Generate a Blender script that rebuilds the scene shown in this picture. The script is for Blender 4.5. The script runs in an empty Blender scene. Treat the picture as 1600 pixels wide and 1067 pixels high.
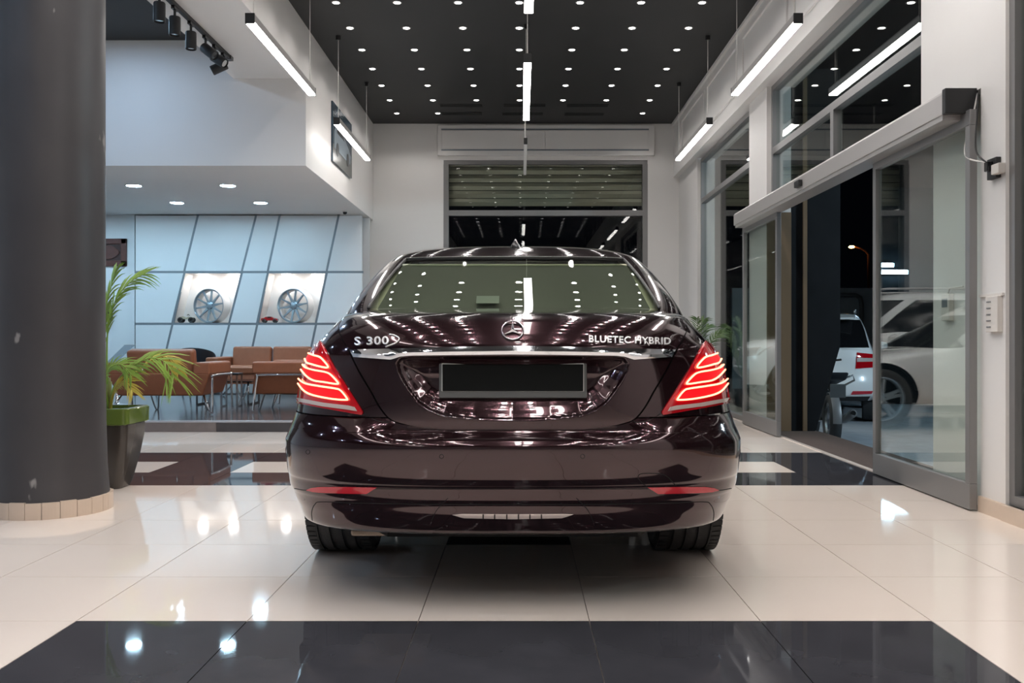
import bpy, bmesh, math, random
import numpy as np
from mathutils import Vector, Matrix
from mathutils.bvhtree import BVHTree

random.seed(7)
sc = bpy.context.scene
COL = sc.collection
F, VX, VY, CH = 1440.0, 814.0, 530.0, 0.988      # focal length and vanishing point in photo pixels, camera height

# ------------------------------------------------------------------ camera, world, exposure
cam_d = bpy.data.cameras.new('camera'); cam = bpy.data.objects.new('camera', cam_d); COL.objects.link(cam)
cam.location = (0, 0, CH); cam.rotation_euler = (math.pi/2, 0, 0)
cam_d.sensor_width = 36.0; cam_d.lens = F/1600*36.0
cam_d.shift_x = -(VX-800)/1600.0; cam_d.shift_y = -(533.5-VY)/1600.0
cam_d.clip_start = 0.05; cam_d.clip_end = 200
sc.camera = cam
w = bpy.data.worlds.new('night_sky'); sc.world = w; w.use_nodes = True
w.node_tree.nodes['Background'].inputs[0].default_value = (0.010, 0.013, 0.022, 1)
w.node_tree.nodes['Background'].inputs[1].default_value = 0.04
sc.view_settings.view_transform = 'Standard'; sc.view_settings.look = 'None'
sc.view_settings.gamma = 1.0; sc.view_settings.use_curve_mapping = False
sc.view_settings.exposure = 0.45
sc.cycles.max_bounces = 10; sc.cycles.transparent_max_bounces = 16
sc.cycles.caustics_reflective = False; sc.cycles.caustics_refractive = False
sc.cycles.sample_clamp_indirect = 6.0

E_TUBE, E_SPOT, E_SOFFIT = 15.0, 14.0, 155.0        # lamp strengths
PI = math.pi

def P(x, y, Y):
    return Vector(((x-VX)*Y/F, Y, CH-(y-VY)*Y/F))

# ------------------------------------------------------------------ materials
MATS = {}
def nodes_of(name):
    m = bpy.data.materials.new(name); m.use_nodes = True
    nt = m.node_tree; b = nt.nodes['Principled BSDF']
    MATS[name] = m
    return m, nt, b
def mat(name, col, rough=0.5, metal=0.0, coat=0.0, spec=0.5, noise=0.0, nscale=8.0, bump=0.0, bscale=60.0, coat_r=0.03, rvar=0.0):
    m, nt, b = nodes_of(name)
    b.inputs['Base Color'].default_value = (*col, 1)
    b.inputs['Roughness'].default_value = rough; b.inputs['Metallic'].default_value = metal
    b.inputs['Coat Weight'].default_value = coat; b.inputs['Coat Roughness'].default_value = coat_r
    b.inputs['Specular IOR Level'].default_value = spec
    tc = nt.nodes.new('ShaderNodeTexCoord')
    if noise > 0 or rvar > 0:
        n = nt.nodes.new('ShaderNodeTexNoise'); n.inputs['Scale'].default_value = nscale; n.inputs['Detail'].default_value = 6
        nt.links.new(tc.outputs['Object'], n.inputs['Vector'])
        if noise > 0:
            r = nt.nodes.new('ShaderNodeMix'); r.data_type = 'RGBA'
            r.inputs['A'].default_value = (*[max(0, c*(1-noise)) for c in col], 1)
            r.inputs['B'].default_value = (*[min(1, c*(1+noise)) for c in col], 1)
            nt.links.new(n.outputs['Fac'], r.inputs['Factor']); nt.links.new(r.outputs['Result'], b.inputs['Base Color'])
        if rvar > 0:
            mr = nt.nodes.new('ShaderNodeMapRange'); mr.inputs['To Min'].default_value = max(0, rough-rvar); mr.inputs['To Max'].default_value = rough+rvar
            nt.links.new(n.outputs['Fac'], mr.inputs['Value']); nt.links.new(mr.outputs['Result'], b.inputs['Roughness'])
    if bump > 0:
        n2 = nt.nodes.new('ShaderNodeTexNoise'); n2.inputs['Scale'].default_value = bscale; n2.inputs['Detail'].default_value = 4
        nt.links.new(tc.outputs['Object'], n2.inputs['Vector'])
        bp = nt.nodes.new('ShaderNodeBump'); bp.inputs['Strength'].default_value = bump; bp.inputs['Distance'].default_value = 0.01
        nt.links.new(n2.outputs['Fac'], bp.inputs['Height']); nt.links.new(bp.outputs['Normal'], b.inputs['Normal'])
    return m
def emit(name, col, strength):
    m, nt, b = nodes_of(name)
    b.inputs['Base Color'].default_value = (*[min(.9, c) for c in col], 1)
    b.inputs['Emission Color'].default_value = (*col, 1); b.inputs['Emission Strength'].default_value = strength
    return m
def glass(name, tint, f0=0.04, rough=0.0):
    m = bpy.data.materials.new(name); m.use_nodes = True; MATS[name] = m
    nt = m.node_tree; nt.nodes.clear()
    out = nt.nodes.new('ShaderNodeOutputMaterial'); mix = nt.nodes.new('ShaderNodeMixShader')
    tr = nt.nodes.new('ShaderNodeBsdfTransparent'); gl = nt.nodes.new('ShaderNodeBsdfGlossy')
    tr.inputs['Color'].default_value = (*tint, 1); gl.inputs['Roughness'].default_value = rough
    gl.inputs['Color'].default_value = (1, 1, 1, 1)
    lw = nt.nodes.new('ShaderNodeLayerWeight'); lw.inputs['Blend'].default_value = 0.5
    pw = nt.nodes.new('ShaderNodeMath'); pw.operation = 'POWER'; pw.inputs[1].default_value = 5
    ml = nt.nodes.new('ShaderNodeMath'); ml.operation = 'MULTIPLY_ADD'; ml.inputs[1].default_value = 1-f0; ml.inputs[2].default_value = f0
    nt.links.new(lw.outputs['Facing'], pw.inputs[0]); nt.links.new(pw.outputs[0], ml.inputs[0])
    nt.links.new(ml.outputs[0], mix.inputs[0]); nt.links.new(tr.outputs[0], mix.inputs[1]); nt.links.new(gl.outputs[0], mix.inputs[2])
    nt.links.new(mix.outputs[0], out.inputs[0])
    return m

mat('white_wall', (.74, .72, .70), .55, noise=.03, nscale=1.5, bump=.02)
mat('white_panel', (.72, .74, .76), .4)
mat('groove_grey', (.22, .25, .28), .4, .4)
mat('black_ceiling', (.017, .017, .018), .6, noise=.2, nscale=3)
mat('black_matte', (.012, .012, .013), .5)
mat('black_gloss', (.008, .008, .009), .12)
mat('slot_black', (.003, .003, .003), .9)
mat('tile_light', (.80, .705, .63), .05, noise=.035, nscale=2.2, rvar=.02)
mat('tile_dark', (.045, .045, .052), .035, spec=.14, noise=.35, nscale=5, rvar=.03)
mat('grout', (.44, .39, .35), .7)
mat('skirting_tile', (.62, .50, .40), .35, noise=.12, nscale=6)
mat('platform_wood', (.085, .082, .090), .13, noise=.3, nscale=4)
mat('step_wood', (.062, .055, .058), .35, noise=.3, nscale=9)
mat('step_wood_pale', (.19, .155, .145), .35, noise=.3, nscale=9)
mat('nosing', (.42, .42, .45), .2, .2)
mat('frame_grey', (.24, .235, .235), .42, .45)
mat('alu', (.50, .48, .47), .38, .5)
mat('jamb_brown', (.22, .15, .09), .5, .2)
mat('chrome', (.85, .85, .87), .06, 1.0)
mat('chrome_car', (.80, .82, .86), .05, 1.0)
mat('steel', (.45, .46, .48), .25, 1.0)
mat('rim_silver', (.34, .42, .48), .28, .65)
mat('rim_barrel', (.72, .70, .69), .35, .5)
mat('leather', (.30, .105, .048), .48, noise=.12, nscale=14, bump=.12, bscale=120)
mat('black_leather', (.010, .014, .020), .4)
mat('pot_brown', (.060, .050, .043), .22, noise=.15, nscale=3)
mat('pot_black', (.010, .010, .011), .15)
mat('pot_green', (.13, .19, .035), .12, coat=.6)
mat('soil', (.03, .02, .012), .9, bump=.6)
mat('leaf', (.26, .40, .06), .45, noise=.5, nscale=9)
mat('leaf_yellow', (.50, .40, .06), .5, noise=.35, nscale=12)
mat('leaf_dark', (.07, .12, .03), .5, noise=.5, nscale=9)
mat('stem', (.22, .24, .06), .5)
mat('paint_aubergine', (.036, .0145, .0180), .11, .75, 1.0, noise=.06, nscale=300, coat_r=.01)
mat('paint_white', (.80, .80, .79), .25, 0, 1.0)
mat('paint_black', (.012, .012, .014), .25, 0, 1.0)
mat('rubber', (.028, .028, .029), .62, bump=.25, bscale=90)
mat('plastic_dark', (.015, .014, .014), .45)
mat('underbody', (.006, .006, .006), .9)
mat('heat_shield', (.35, .28, .22), .5, .4)
mat('plate_black', (.003, .004, .004), .6, spec=.15)
mat('plate_frame', (.10, .105, .105), .3)
mat('plate_edge', (.60, .62, .60), .3, .3)
mat('beige_trim', (.60, .62, .46), .6)
mat('blind', (.105, .112, .092), .8)
mat('badge_silver', (.82, .82, .83), .22, .45)
mat('paper', (.26, .30, .26), .7)
mat('lens_red', (.42, .004, .010), .08, coat=1)
mat('lens_clear', (.70, .60, .56), .12, .3, coat=1)
mat('reflector_red', (.50, .010, .025), .15, coat=1)
mat('mat_brown', (.070, .048, .040), .9, noise=.3, nscale=40, bump=.4)
mat('asphalt', (.34, .36, .39), .8, noise=.25, nscale=5)
mat('outer_wall_white', (.60, .64, .66), .8, noise=.15, nscale=1.2)
mat('black_clad', (.007, .008, .010), .65, spec=.2, noise=.4, nscale=6)
mat('slat_metal', (.36, .36, .29), .45, .3)
mat('wood_dark', (.095, .026, .018), .45, noise=.35, nscale=20)
mat('wood_carved', (.045, .014, .011), .5, noise=.5, nscale=40, bump=.7, bscale=70)
mat('wire_white', (.7, .68, .65), .5)
mat('wire_black', (.01, .01, .01), .5)
mat('poster_blue', (.035, .060, .085), .2, noise=.6, nscale=2.5)
mat('poster_silver', (.22, .27, .31), .3)
mat('poster_dark', (.035, .037, .040), .3)
mat('poster_ground', (.085, .090, .085), .3, noise=.3, nscale=5)
mat('toy_red', (.40, .012, .012), .25, coat=.6)
mat('toy_cream', (.40, .36, .26), .4)
mat('pole_orange', (.30, .10, .03), .6)
mat('device_white', (.66, .62, .58), .5)
mat('screen_grey', (.16, .18, .20), .3)
emit('led_tube', (1.0, .96, .93), E_TUBE)
emit('spot_lens', (1.0, .96, .93), E_SPOT)
emit('soffit_lens', (.50, .80, 1.0), E_SOFFIT)
emit('hall_fill_lens', (.50, .72, 1.0), 800)
emit('niche_lens', (1.0, .97, .95), 32)
emit('tail_led', (1.0, .30, .16), 3.0)
emit('tail_glow', (1.0, .004, .010), .32)
emit('plate_lamp', (.6, .75, 1.0), 2.2)
emit('fill_lens', (.62, .84, 1.0), 560)
emit('street_glow', (1.0, .50, .15), 14)
emit('strip_blue', (.45, .75, 1.0), 45)
glass('pane_glass', (.90, .94, .92), .085)
glass('pane_glass_back', (.95, .96, .94), .02)
glass('car_glass', (.62, .66, .59), .045)
glass('lens_glass', (.85, .05, .06), .05)
glass('acrylic', (.80, .84, .87), .06)
# wall plaster of the round column: grey with scuffs
def column_material():
    m, nt, b = nodes_of('column_plaster')
    tc = nt.nodes.new('ShaderNodeTexCoord')
    n = nt.nodes.new('ShaderNodeTexNoise'); n.inputs['Scale'].default_value = 2.5; n.inputs['Detail'].default_value = 8
    n2 = nt.nodes.new('ShaderNodeTexNoise'); n2.inputs['Scale'].default_value = 9; n2.inputs['Detail'].default_value = 3
    mp = nt.nodes.new('ShaderNodeMapping'); mp.inputs['Scale'].default_value = (1, 1, .45)
    nt.links.new(tc.outputs['Object'], n.inputs['Vector']); nt.links.new(tc.outputs['Object'], mp.inputs['Vector']); nt.links.new(mp.outputs[0], n2.inputs['Vector'])
    cr = nt.nodes.new('ShaderNodeValToRGB'); cr.color_ramp.elements[0].color = (.038, .036, .040, 1); cr.color_ramp.elements[1].color = (.070, .065, .068, 1)
    sc2 = nt.nodes.new('ShaderNodeValToRGB'); sc2.color_ramp.elements[0].position = .72; sc2.color_ramp.elements[1].position = .76
    sc2.color_ramp.elements[1].color = (.22, .21, .2, 1)
    mx = nt.nodes.new('ShaderNodeMix'); mx.data_type = 'RGBA'; mx.blend_type = 'ADD'; mx.inputs['Factor'].default_value = 1
    nt.links.new(n.outputs['Fac'], cr.inputs[0]); nt.links.new(n2.outputs['Fac'], sc2.inputs[0])
    nt.links.new(cr.outputs[0], mx.inputs['A']); nt.links.new(sc2.outputs[0], mx.inputs['B']); nt.links.new(mx.outputs['Result'], b.inputs['Base Color'])
    b.inputs['Roughness'].default_value = .42
column_material()
def far_floor_material():       # the floor past the built tiles: same joints and colour, tile size 0.6 m
    m, nt, b = nodes_of('tile_light_far')
    tc = nt.nodes.new('ShaderNodeTexCoord'); mp = nt.nodes.new('ShaderNodeMapping'); mp.inputs['Location'].default_value = (.36, -.233, 0)
    br = nt.nodes.new('ShaderNodeTexBrick'); br.offset = 0; br.inputs['Scale'].default_value = 1; br.inputs['Brick Width'].default_value = .6; br.inputs['Row Height'].default_value = .6
    br.inputs['Mortar Size'].default_value = .002; br.inputs['Color1'].default_value = (.80, .715, .65, 1); br.inputs['Color2'].default_value = (.80, .715, .65, 1); br.inputs['Mortar'].default_value = (.3, .26, .23, 1)
    nt.links.new(tc.outputs['Object'], mp.inputs[0]); nt.links.new(mp.outputs[0], br.inputs['Vector']); nt.links.new(br.outputs['Color'], b.inputs['Base Color'])
    b.inputs['Roughness'].default_value = .07
far_floor_material()

# ------------------------------------------------------------------ mesh helpers
class MB:
    def __init__(s): s.v = []; s.f = []
    def add(s, vs, fs):
        o = len(s.v); s.v += [tuple(v) for v in vs]; s.f += [tuple(i+o for i in f) for f in fs]; return s
    def box(s, x0, x1, y0, y1, z0, z1):
        vs = [(x, y, z) for z in (z0, z1) for y in (y0, y1) for x in (x0, x1)]
        return s.add(vs, [(0,2,3,1),(4,5,7,6),(0,1,5,4),(2,6,7,3),(0,4,6,2),(1,3,7,5)])
    def prism(s, poly, depth):      # polygon of 3D points + extrusion vector
        n = len(poly); d = Vector(depth); a = [Vector(p) for p in poly]; b = [p+d for p in a]
        return s.add(a+b, [tuple(range(n))[::-1], tuple(range(n, 2*n))]+[(i, (i+1)%n, (i+1)%n+n, i+n) for i in range(n)])
    def tube(s, path, r, seg=8, closed=False, cap=True):
        pts = [Vector(p) for p in path]; n = len(pts); rings = []; up = None
        for i, p in enumerate(pts):
            a = pts[i-1] if (i > 0 or closed) else p; c = pts[(i+1) % n] if (i < n-1 or closed) else p
            t = (c-a); t = t.normalized() if t.length > 1e-9 else Vector((0, 0, 1))
            if up is None: up = Vector((0, 0, 1)) if abs(t.z) < .9 else Vector((1, 0, 0))
            u = (up - t*up.dot(t)); u = u.normalized() if u.length > 1e-6 else t.orthogonal().normalized()
            up = u; v = t.cross(u); rr = r[i] if isinstance(r, (list, tuple)) else r
            rings.append([p+(u*math.cos(2*PI*k/seg)+v*math.sin(2*PI*k/seg))*rr for k in range(seg)])
        vs = [q for R in rings for q in R]; fs = []
        for i in range(n if closed else n-1):
            j = (i+1) % n
            for k in range(seg): fs.append((i*seg+k, i*seg+(k+1)%seg, j*seg+(k+1)%seg, j*seg+k))
        if cap and not closed: fs += [tuple(range(seg))[::-1], tuple((n-1)*seg+k for k in range(seg))]
        return s.add(vs, fs)
    def lathe(s, prof, seg=32, axis='z', c=(0, 0, 0), closed=False, a0=0, a1=2*PI):
        full = abs(a1-a0-2*PI) < 1e-6; m = seg if full else seg+1; vs = []
        for (r, h) in prof:
            for k in range(m):
                a = a0+(a1-a0)*k/seg; x, y = r*math.cos(a), r*math.sin(a)
                p = {'z': (x, y, h), 'x': (h, x, y), 'y': (x, h, y)}[axis]
                vs.append((p[0]+c[0], p[1]+c[1], p[2]+c[2]))
        n = len(prof); fs = []
        for i in range(n if closed else n-1):
            j = (i+1) % n
            for k in range(seg):
                k2 = (k+1) % m if full else k+1
                fs.append((i*m+k, i*m+k2, j*m+k2, j*m+k))
        return s.add(vs, fs)
    def cyl(s, c, r, h, axis='z', seg=24, r2=None):
        r2 = r if r2 is None else r2
        return s.lathe([(1e-5, 0), (r, 0), (r2, h), (1e-5, h)], seg, axis, c)
    def xf(s, M, i0=0):
        for i in range(i0, len(s.v)): s.v[i] = tuple(M @ Vector(s.v[i]))
        return s
    def build(s, name, material, parent=None, smooth=False, bevel=0, seg=2):
        me = bpy.data.meshes.new(name); me.from_pydata([tuple(v) for v in s.v], [], s.f); me.update()
        bm = bmesh.new(); bm.from_mesh(me); bmesh.ops.remove_doubles(bm, verts=bm.verts, dist=1e-6); bmesh.ops.recalc_face_normals(bm, faces=bm.faces); bm.to_mesh(me); bm.free()
        return link(name, me, material, parent, smooth, bevel, seg)
def link(name, me, material, parent=None, smooth=False, bevel=0, seg=2):
    me.materials.append(MATS[material])
    if smooth: me.polygons.foreach_set('use_smooth', [True]*len(me.polygons))
    if smooth == 'auto': me.set_sharp_from_angle(angle=math.radians(38))
    o = bpy.data.objects.new(name, me); COL.objects.link(o)
    if parent is not None: o.parent = parent
    if bevel:
        b = o.modifiers.new('bevel', 'BEVEL'); b.width = bevel; b.segments = seg; b.limit_method = 'ANGLE'
        me.polygons.foreach_set('use_smooth', [True]*len(me.polygons))
        if hasattr(b, 'harden_normals'): b.harden_normals = True
    return o
def thing(name, label, cat, loc=(0, 0, 0), rotz=0, group=None):
    o = bpy.data.objects.new(name, None); COL.objects.link(o); o.location = loc; o.rotation_euler = (0, 0, rotz)
    o.empty_display_size = .1
    return tag(o, label, cat, group)
def tag(o, label, cat, group=None):
    o['label'] = label; o['category'] = cat
    if group: o['group'] = group
    return o
def struct(o): o['kind'] = 'structure'; return o
def dup(o, parent=None, loc=None):
    c = o.copy(); COL.objects.link(c); c.parent = parent
    if loc is not None: c.location = loc
    for ch in list(o.children): dup(ch, c)
    return c
def interp(keys):
    ks = np.array(sorted(keys), float)
    x, y = ks[:, 0], ks[:, 1]
    h = np.diff(x); dl = np.diff(y)/h; m = np.zeros(len(x))
    for i in range(1, len(x)-1):
        if dl[i-1]*dl[i] > 0:
            w1, w2 = 2*h[i]+h[i-1], h[i]+2*h[i-1]; m[i] = (w1+w2)/(w1/dl[i-1]+w2/dl[i])
    m[0], m[-1] = dl[0], dl[-1]
    def f(q):
        q = float(min(max(q, x[0]), x[-1])); i = int(min(max(np.searchsorted(x, q)-1, 0), len(x)-2)); t = (q-x[i])/h[i]
        return float((2*t**3-3*t*t+1)*y[i]+(t**3-2*t*t+t)*h[i]*m[i]+(3*t*t-2*t**3)*y[i+1]+(t**3-t*t)*h[i]*m[i+1])
    return f
def resample(path, n):
    p = np.array([tuple(q) for q in path], float); s = np.concatenate([[0], np.cumsum(np.linalg.norm(np.diff(p, axis=0), axis=1))])
    t = np.linspace(0, s[-1], n); return np.stack([np.interp(t, s, p[:, k]) for k in range(p.shape[1])], 1)
def smooth_path(pts, n=40, closed=False):      # Catmull-Rom
    p = [np.array(q, float) for q in pts]; m = len(p); out = []
    segs = m if closed else m-1; per = max(2, n//segs)
    for i in range(segs):
        p0 = p[(i-1) % m] if (closed or i > 0) else p[0]; p1 = p[i]; p2 = p[(i+1) % m]; p3 = p[(i+2) % m] if (closed or i+2 < m) else p2
        for k in range(per):
            t = k/per; out.append(.5*((2*p1)+(-p0+p2)*t+(2*p0-5*p1+4*p2-p3)*t*t+(-p0+3*p1-3*p2+p3)*t**3))
    if not closed: out.append(p[-1])
    return out

# ================================================================== THE SETTING
CEIL, XL, XR, YB, Y0 = 4.59, -2.47, 2.64, 15.4, -7.0
SOFF, YM = 2.98, 10.58            # lounge soffit height, front of the mezzanine
PLAT, YS = 0.115, 9.83            # lounge platform height and its edge

# floor: slab + tiles
fl = MB(); fl.box(-9.5, 2.84, Y0, YB+.2, -.12, -.012)
floor = struct(fl.build('floor', 'grout'))
TX0, TY0 = .24, 3.233
shared = {}
def tile_mesh(m):
    if m not in shared:
        b = MB(); g = .0017; t = .6
        b.box(g, t-g, g, t-g, -.012, 0.0)
        me = bpy.data.meshes.new('tile'); me.from_pydata(b.v, [], b.f); me.update(); me.materials.append(MATS[m]); shared[m] = me
    return shared[m]
def dark_tile(i, j):      # i column from X = .24, j row from Y = 3.233
    if j == -1: return -3 <= i <= 1
    if j in (5, 7): return True
    if j == 6: return i in (-5, 3) or i in (-9,)
    if j == 2: return i == -1
    return False
tiles = 0
for j in range(-2, 20):
    for i in range(-7, 4):
        x, y = TX0+.6*i, TY0+.6*j
        if y > YS-.1 and x < -2.4: continue
        if y > YS+2.4 and -1.7 < x < 1.9: continue
        o = bpy.data.objects.new('tile', tile_mesh('tile_dark' if dark_tile(i, j) else 'tile_light')); COL.objects.link(o); o.location = (x, y, 0); o.parent = floor; tiles += 1
rest = MB()                      # floor outside the picture: behind the camera, far left, far behind the parked cars
rest.box(-9.5, 2.64, Y0, TY0-1.2, -.012, 0); rest.box(-9.5, TX0-.6*7, TY0-1.2, YS, -.012, 0)
rest.box(-1.6, 1.9, 12.3, YB, -.012, 0)
ro = rest.build('tile_field', 'tile_light_far', floor); ro['kind'] = 'stuff'

# lounge platform
pf = MB(); pf.box(-9.5, -2.42, YS+.03, YB, -.01, PLAT-.012)
platform = struct(pf.build('floor_lounge', 'step_wood'))
MB().box(-9.5, -2.42, YS+.10, 14.9, PLAT-.012, PLAT).build('floor_covering', 'platform_wood', platform)
MB().box(-9.5, -2.40, YS-.012, YS+.10, PLAT-.016, PLAT+.002).build('nosing', 'nosing', platform, bevel=.004)
xs = -9.5; k = 0
while xs < -2.43:
    L = [1.15, .95, 1.2, .85][k % 4]; x1 = min(xs+L, -2.42)
    MB().box(xs+.002, x1-.002, YS, YS+.03, 0, PLAT-.016).build('plank', 'step_wood_pale' if k in (5,) else 'step_wood', platform); xs = x1; k += 1

# ceilings
struct(MB().box(XL, 2.56, Y0, YB, CEIL, CEIL+.15).build('ceiling', 'black_ceiling'))
struct(MB().box(-9.5, -3.3, Y0, YM, 4.42, 4.55).build('ceiling_hall', 'black_ceiling'))
struct(MB().box(-3.3, XL, Y0, YM, 3.98, CEIL+.15).build('trim_1', 'white_wall'))                     # white beam
mz = struct(MB().box(-9.5, XL, YM, YB, SOFF, CEIL+.15).build('wall_mezzanine', 'white_wall'))
# walls
bw = MB(); WX0, WX1, WZ1 = P(693, 0, YB).x, P(1012, 0, YB).x, P(0, 250, YB).z
bw.box(-9.5, WX0, YB, YB+.2, -.1, CEIL); bw.box(WX1, 2.9, YB, YB+.2, -.1, CEIL); bw.box(WX0, WX1, YB, YB+.2, WZ1, CEIL)
wall_back = struct(bw.build('wall_back', 'white_wall'))
struct(MB().box(-9.7, -9.5, Y0, YB, 0, 4.6).build('wall_left', 'white_wall'))
struct(MB().box(-9.7, 2.9, Y0-.2, Y0, 0, 4.7).build('wall_front', 'white_wall'))
# cover panels above the back window
pr = struct(MB().box(P(684, 0, YB).x, P(1022, 0, YB).x, YB-.06, YB, P(0, 244, YB).z, P(0, 196, YB).z).build('trim_2', 'white_wall', bevel=.01))
for (a, c) in ((691, 851), (852.5, 1012)):
    z0, z1 = P(0, 234, YB).z, P(0, 205, YB).z
    MB().box(P(a, 0, YB).x, P(c, 0, YB).x, YB-.075, YB-.06, z0, z1).build('panel', 'white_wall', pr, bevel=.004)
for zz in (P(0, 203.5, YB).z, P(0, 235.5, YB).z):
    MB().box(P(690, 0, YB).x, P(1013, 0, YB).x, YB-.066, YB-.06, zz-.012, zz+.012).build('joint', 'groove_grey', pr)
MB().tube([(P(573, 0, YB).x, YB-.02, 0), (P(573, 0, YB).x, YB-.02, SOFF+.05)], .02, 8).build('conduit', 'white_wall', wall_back, smooth=True)
# back window
win = struct(MB().box(WX0, WX1, YB+.02, YB+.10, WZ1-.07, WZ1).build('window_1', 'frame_grey'))
for (x0, x1, z0, z1) in ((WX0, WX0+.085, .1, WZ1-.07), (WX1-.085, WX1, .1, WZ1-.07), (WX0+.085, WX1-.085, P(0, 337, YB).z, P(0, 328.5, YB).z), (WX0, WX1, 0, .1)):
    MB().box(x0, x1, YB-.005, YB+.10, z0, z1).build('window_frame', 'frame_grey', win)
zt = P(0, 333, YB).z
MB().box(WX0+.05, WX1-.05, YB+.05, YB+.058, zt, WZ1-.04).build('pane', 'pane_glass_back', win)
MB().box(WX0+.05, WX1-.05, YB+.05, YB+.058, .05, zt).build('pane', 'pane_glass_back', win)
sh = struct(MB().box(WX0-.2, WX0+.02, YB+.32, YB+.40, 0, 4.4).build('trim_3', 'frame_grey'))
zz = 4.2
while zz > P(0, 322, 15.8).z:      # roller shutter slats
    MB().prism([(WX0-.15, YB+.36, zz), (WX0-.15, YB+.33, zz-.06), (WX0-.15, YB+.36, zz-.125), (WX0-.15, YB+.375, zz-.06)], (WX1-WX0+.3, 0, 0)).build('slat', 'slat_metal', sh)
    zz -= .135

# left lounge wall: panels, joints, niches
YW = 14.7
lw_ = struct(MB().box(P(210, 0, YW).x-.02, XL-.02, YW+.42, YW+.5, 0, SOFF).build('wall_lounge', 'white_panel'))
struct(MB().box(-9.5, P(210, 0, YW).x, YW+.10, YW+.5, 0, SOFF).build('wall_recess', 'white_panel'))
HZ = [335, 425, 506, 616]
DL = [((210, 335), (210, 616)), ((309, 335), (243.5, 616)), ((400, 335), (331, 616)), ((437, 335), (379, 616)), ((529, 335), (471, 616)), ((567.5, 335), (567.5, 616))]
def dx(k, y): (x0, y0), (x1, y1) = DL[k]; return x0+(x1-x0)*(y-y0)/(y1-y0)
for r in range(3):
    for c in range(5):
        ya, yb = HZ[r], HZ[r+1]
        quad = [P(dx(c, ya), ya, YW), P(dx(c+1, ya), ya, YW), P(dx(c+1, yb), yb, YW), P(dx(c, yb), yb, YW)]
        g = .018
        q = [quad[0]+Vector((g, 0, -g)), quad[1]+Vector((-g, 0, -g)), quad[2]+Vector((-g, 0, g)), quad[3]+Vector((g, 0, g))]
        if r == 1 and c in (1, 3):
            n = MB(); d = Vector((0, .36, 0))
            v = q+[p+d for p in q]
            n.add(v, [(4, 5, 6, 7), (0, 4, 5, 1), (1, 5, 6, 2), (2, 6, 7, 3), (3, 7, 4, 0)])
            n.build('niche', 'white_wall', lw_)
            xa, xb = (q[0].x+q[1].x)/2-.28, (q[0].x+q[1].x)/2+.28
            for xx in (xa+.05, xb-.02):
                MB().cyl((xx, YW+.22, q[0].z-.012), .07, .01, 'z', 20).build('niche_lamp', 'niche_lens', lw_)
        else:
            MB().prism(q, (0, .03, 0)).build('panel', 'white_panel', lw_)
for k in range(1, 5):
    a, c = DL[k]; pa, pc = P(a[0], a[1], YW), P(c[0], c[1], YW)
    MB().prism([pa+Vector((-.019, .004, 0)), pa+Vector((.019, .004, 0)), pc+Vector((.019, .004, 0)), pc+Vector((-.019, .004, 0))], (0, .03, 0)).build('joint', 'groove_grey', lw_)
for r in (1, 2):
    z = P(0, HZ[r], YW).z
    for c in range(5):
        xa, xb = P(dx(c, HZ[r]), 0, YW).x, P(dx(c+1, HZ[r]), 0, YW).x
        MB().box(xa, xb, YW+.006, YW+.03, z-.019, z+.019).build('joint', 'groove_grey', lw_)
MB().box(P(210, 0, YW).x-.015, P(210, 0, YW).x+.001, YW, YW+.42, 0, SOFF).build('wall_edge', 'white_panel', lw_)

# ---------------------------------------------------------------- right wall
wr = MB()
wr.box(2.55, 2.95, Y0, YB, 3.70, CEIL+.15)                                    # header band
wr.box(XR, 2.9, 13.8, YB, 0, 3.7); wr.box(XR, 2.9, 9.9, 10.66, 0, 3.7)        # piers
wr.box(2.72, 2.95, 5.02, 6.08, 0, 3.7); wr.box(XR, 2.72, 5.02, 5.29, 0, 3.7); wr.box(XR, 2.72, 5.29, 6.08, 2.43, 3.7)
wr.box(XR, 2.9, Y0, 1.2, 0, 3.7)
wall_right = struct(wr.build('wall_right', 'white_wall'))
for (a, c) in ((14.57, 12.8), (12.6, 10.86), (10.58, 8.8), (8.6, 6.8), (6.6, 4.8)):
    for (y0, y1, z0, z1) in ((c, a, 4.42, 4.46), (c, a, 3.88, 3.92), (c, c+.04, 3.9, 4.44), (a-.04, a, 3.9, 4.44)):
        MB().box(2.53, 2.56, y0, y1, z0, z1).build('moulding', 'white_wall', wall_right, bevel=.008)
MB().box(2.515, 2.57, Y0, YB, 4.55, 4.60).build('cornice', 'white_wall', wall_right)
MB().box(2.622, XR, 5.02, 5.29, 0, .09).build('skirting', 'skirting_tile', wall_right)
MB().box(2.615, XR, 1.2, 5.02, 0, .088).build('skirting', 'skirting_tile', wall_right)
MB().box(XR-.002, 2.90, 9.885, 9.90, 0, 2.35).build('jamb', 'jamb_brown', wall_right)
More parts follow.
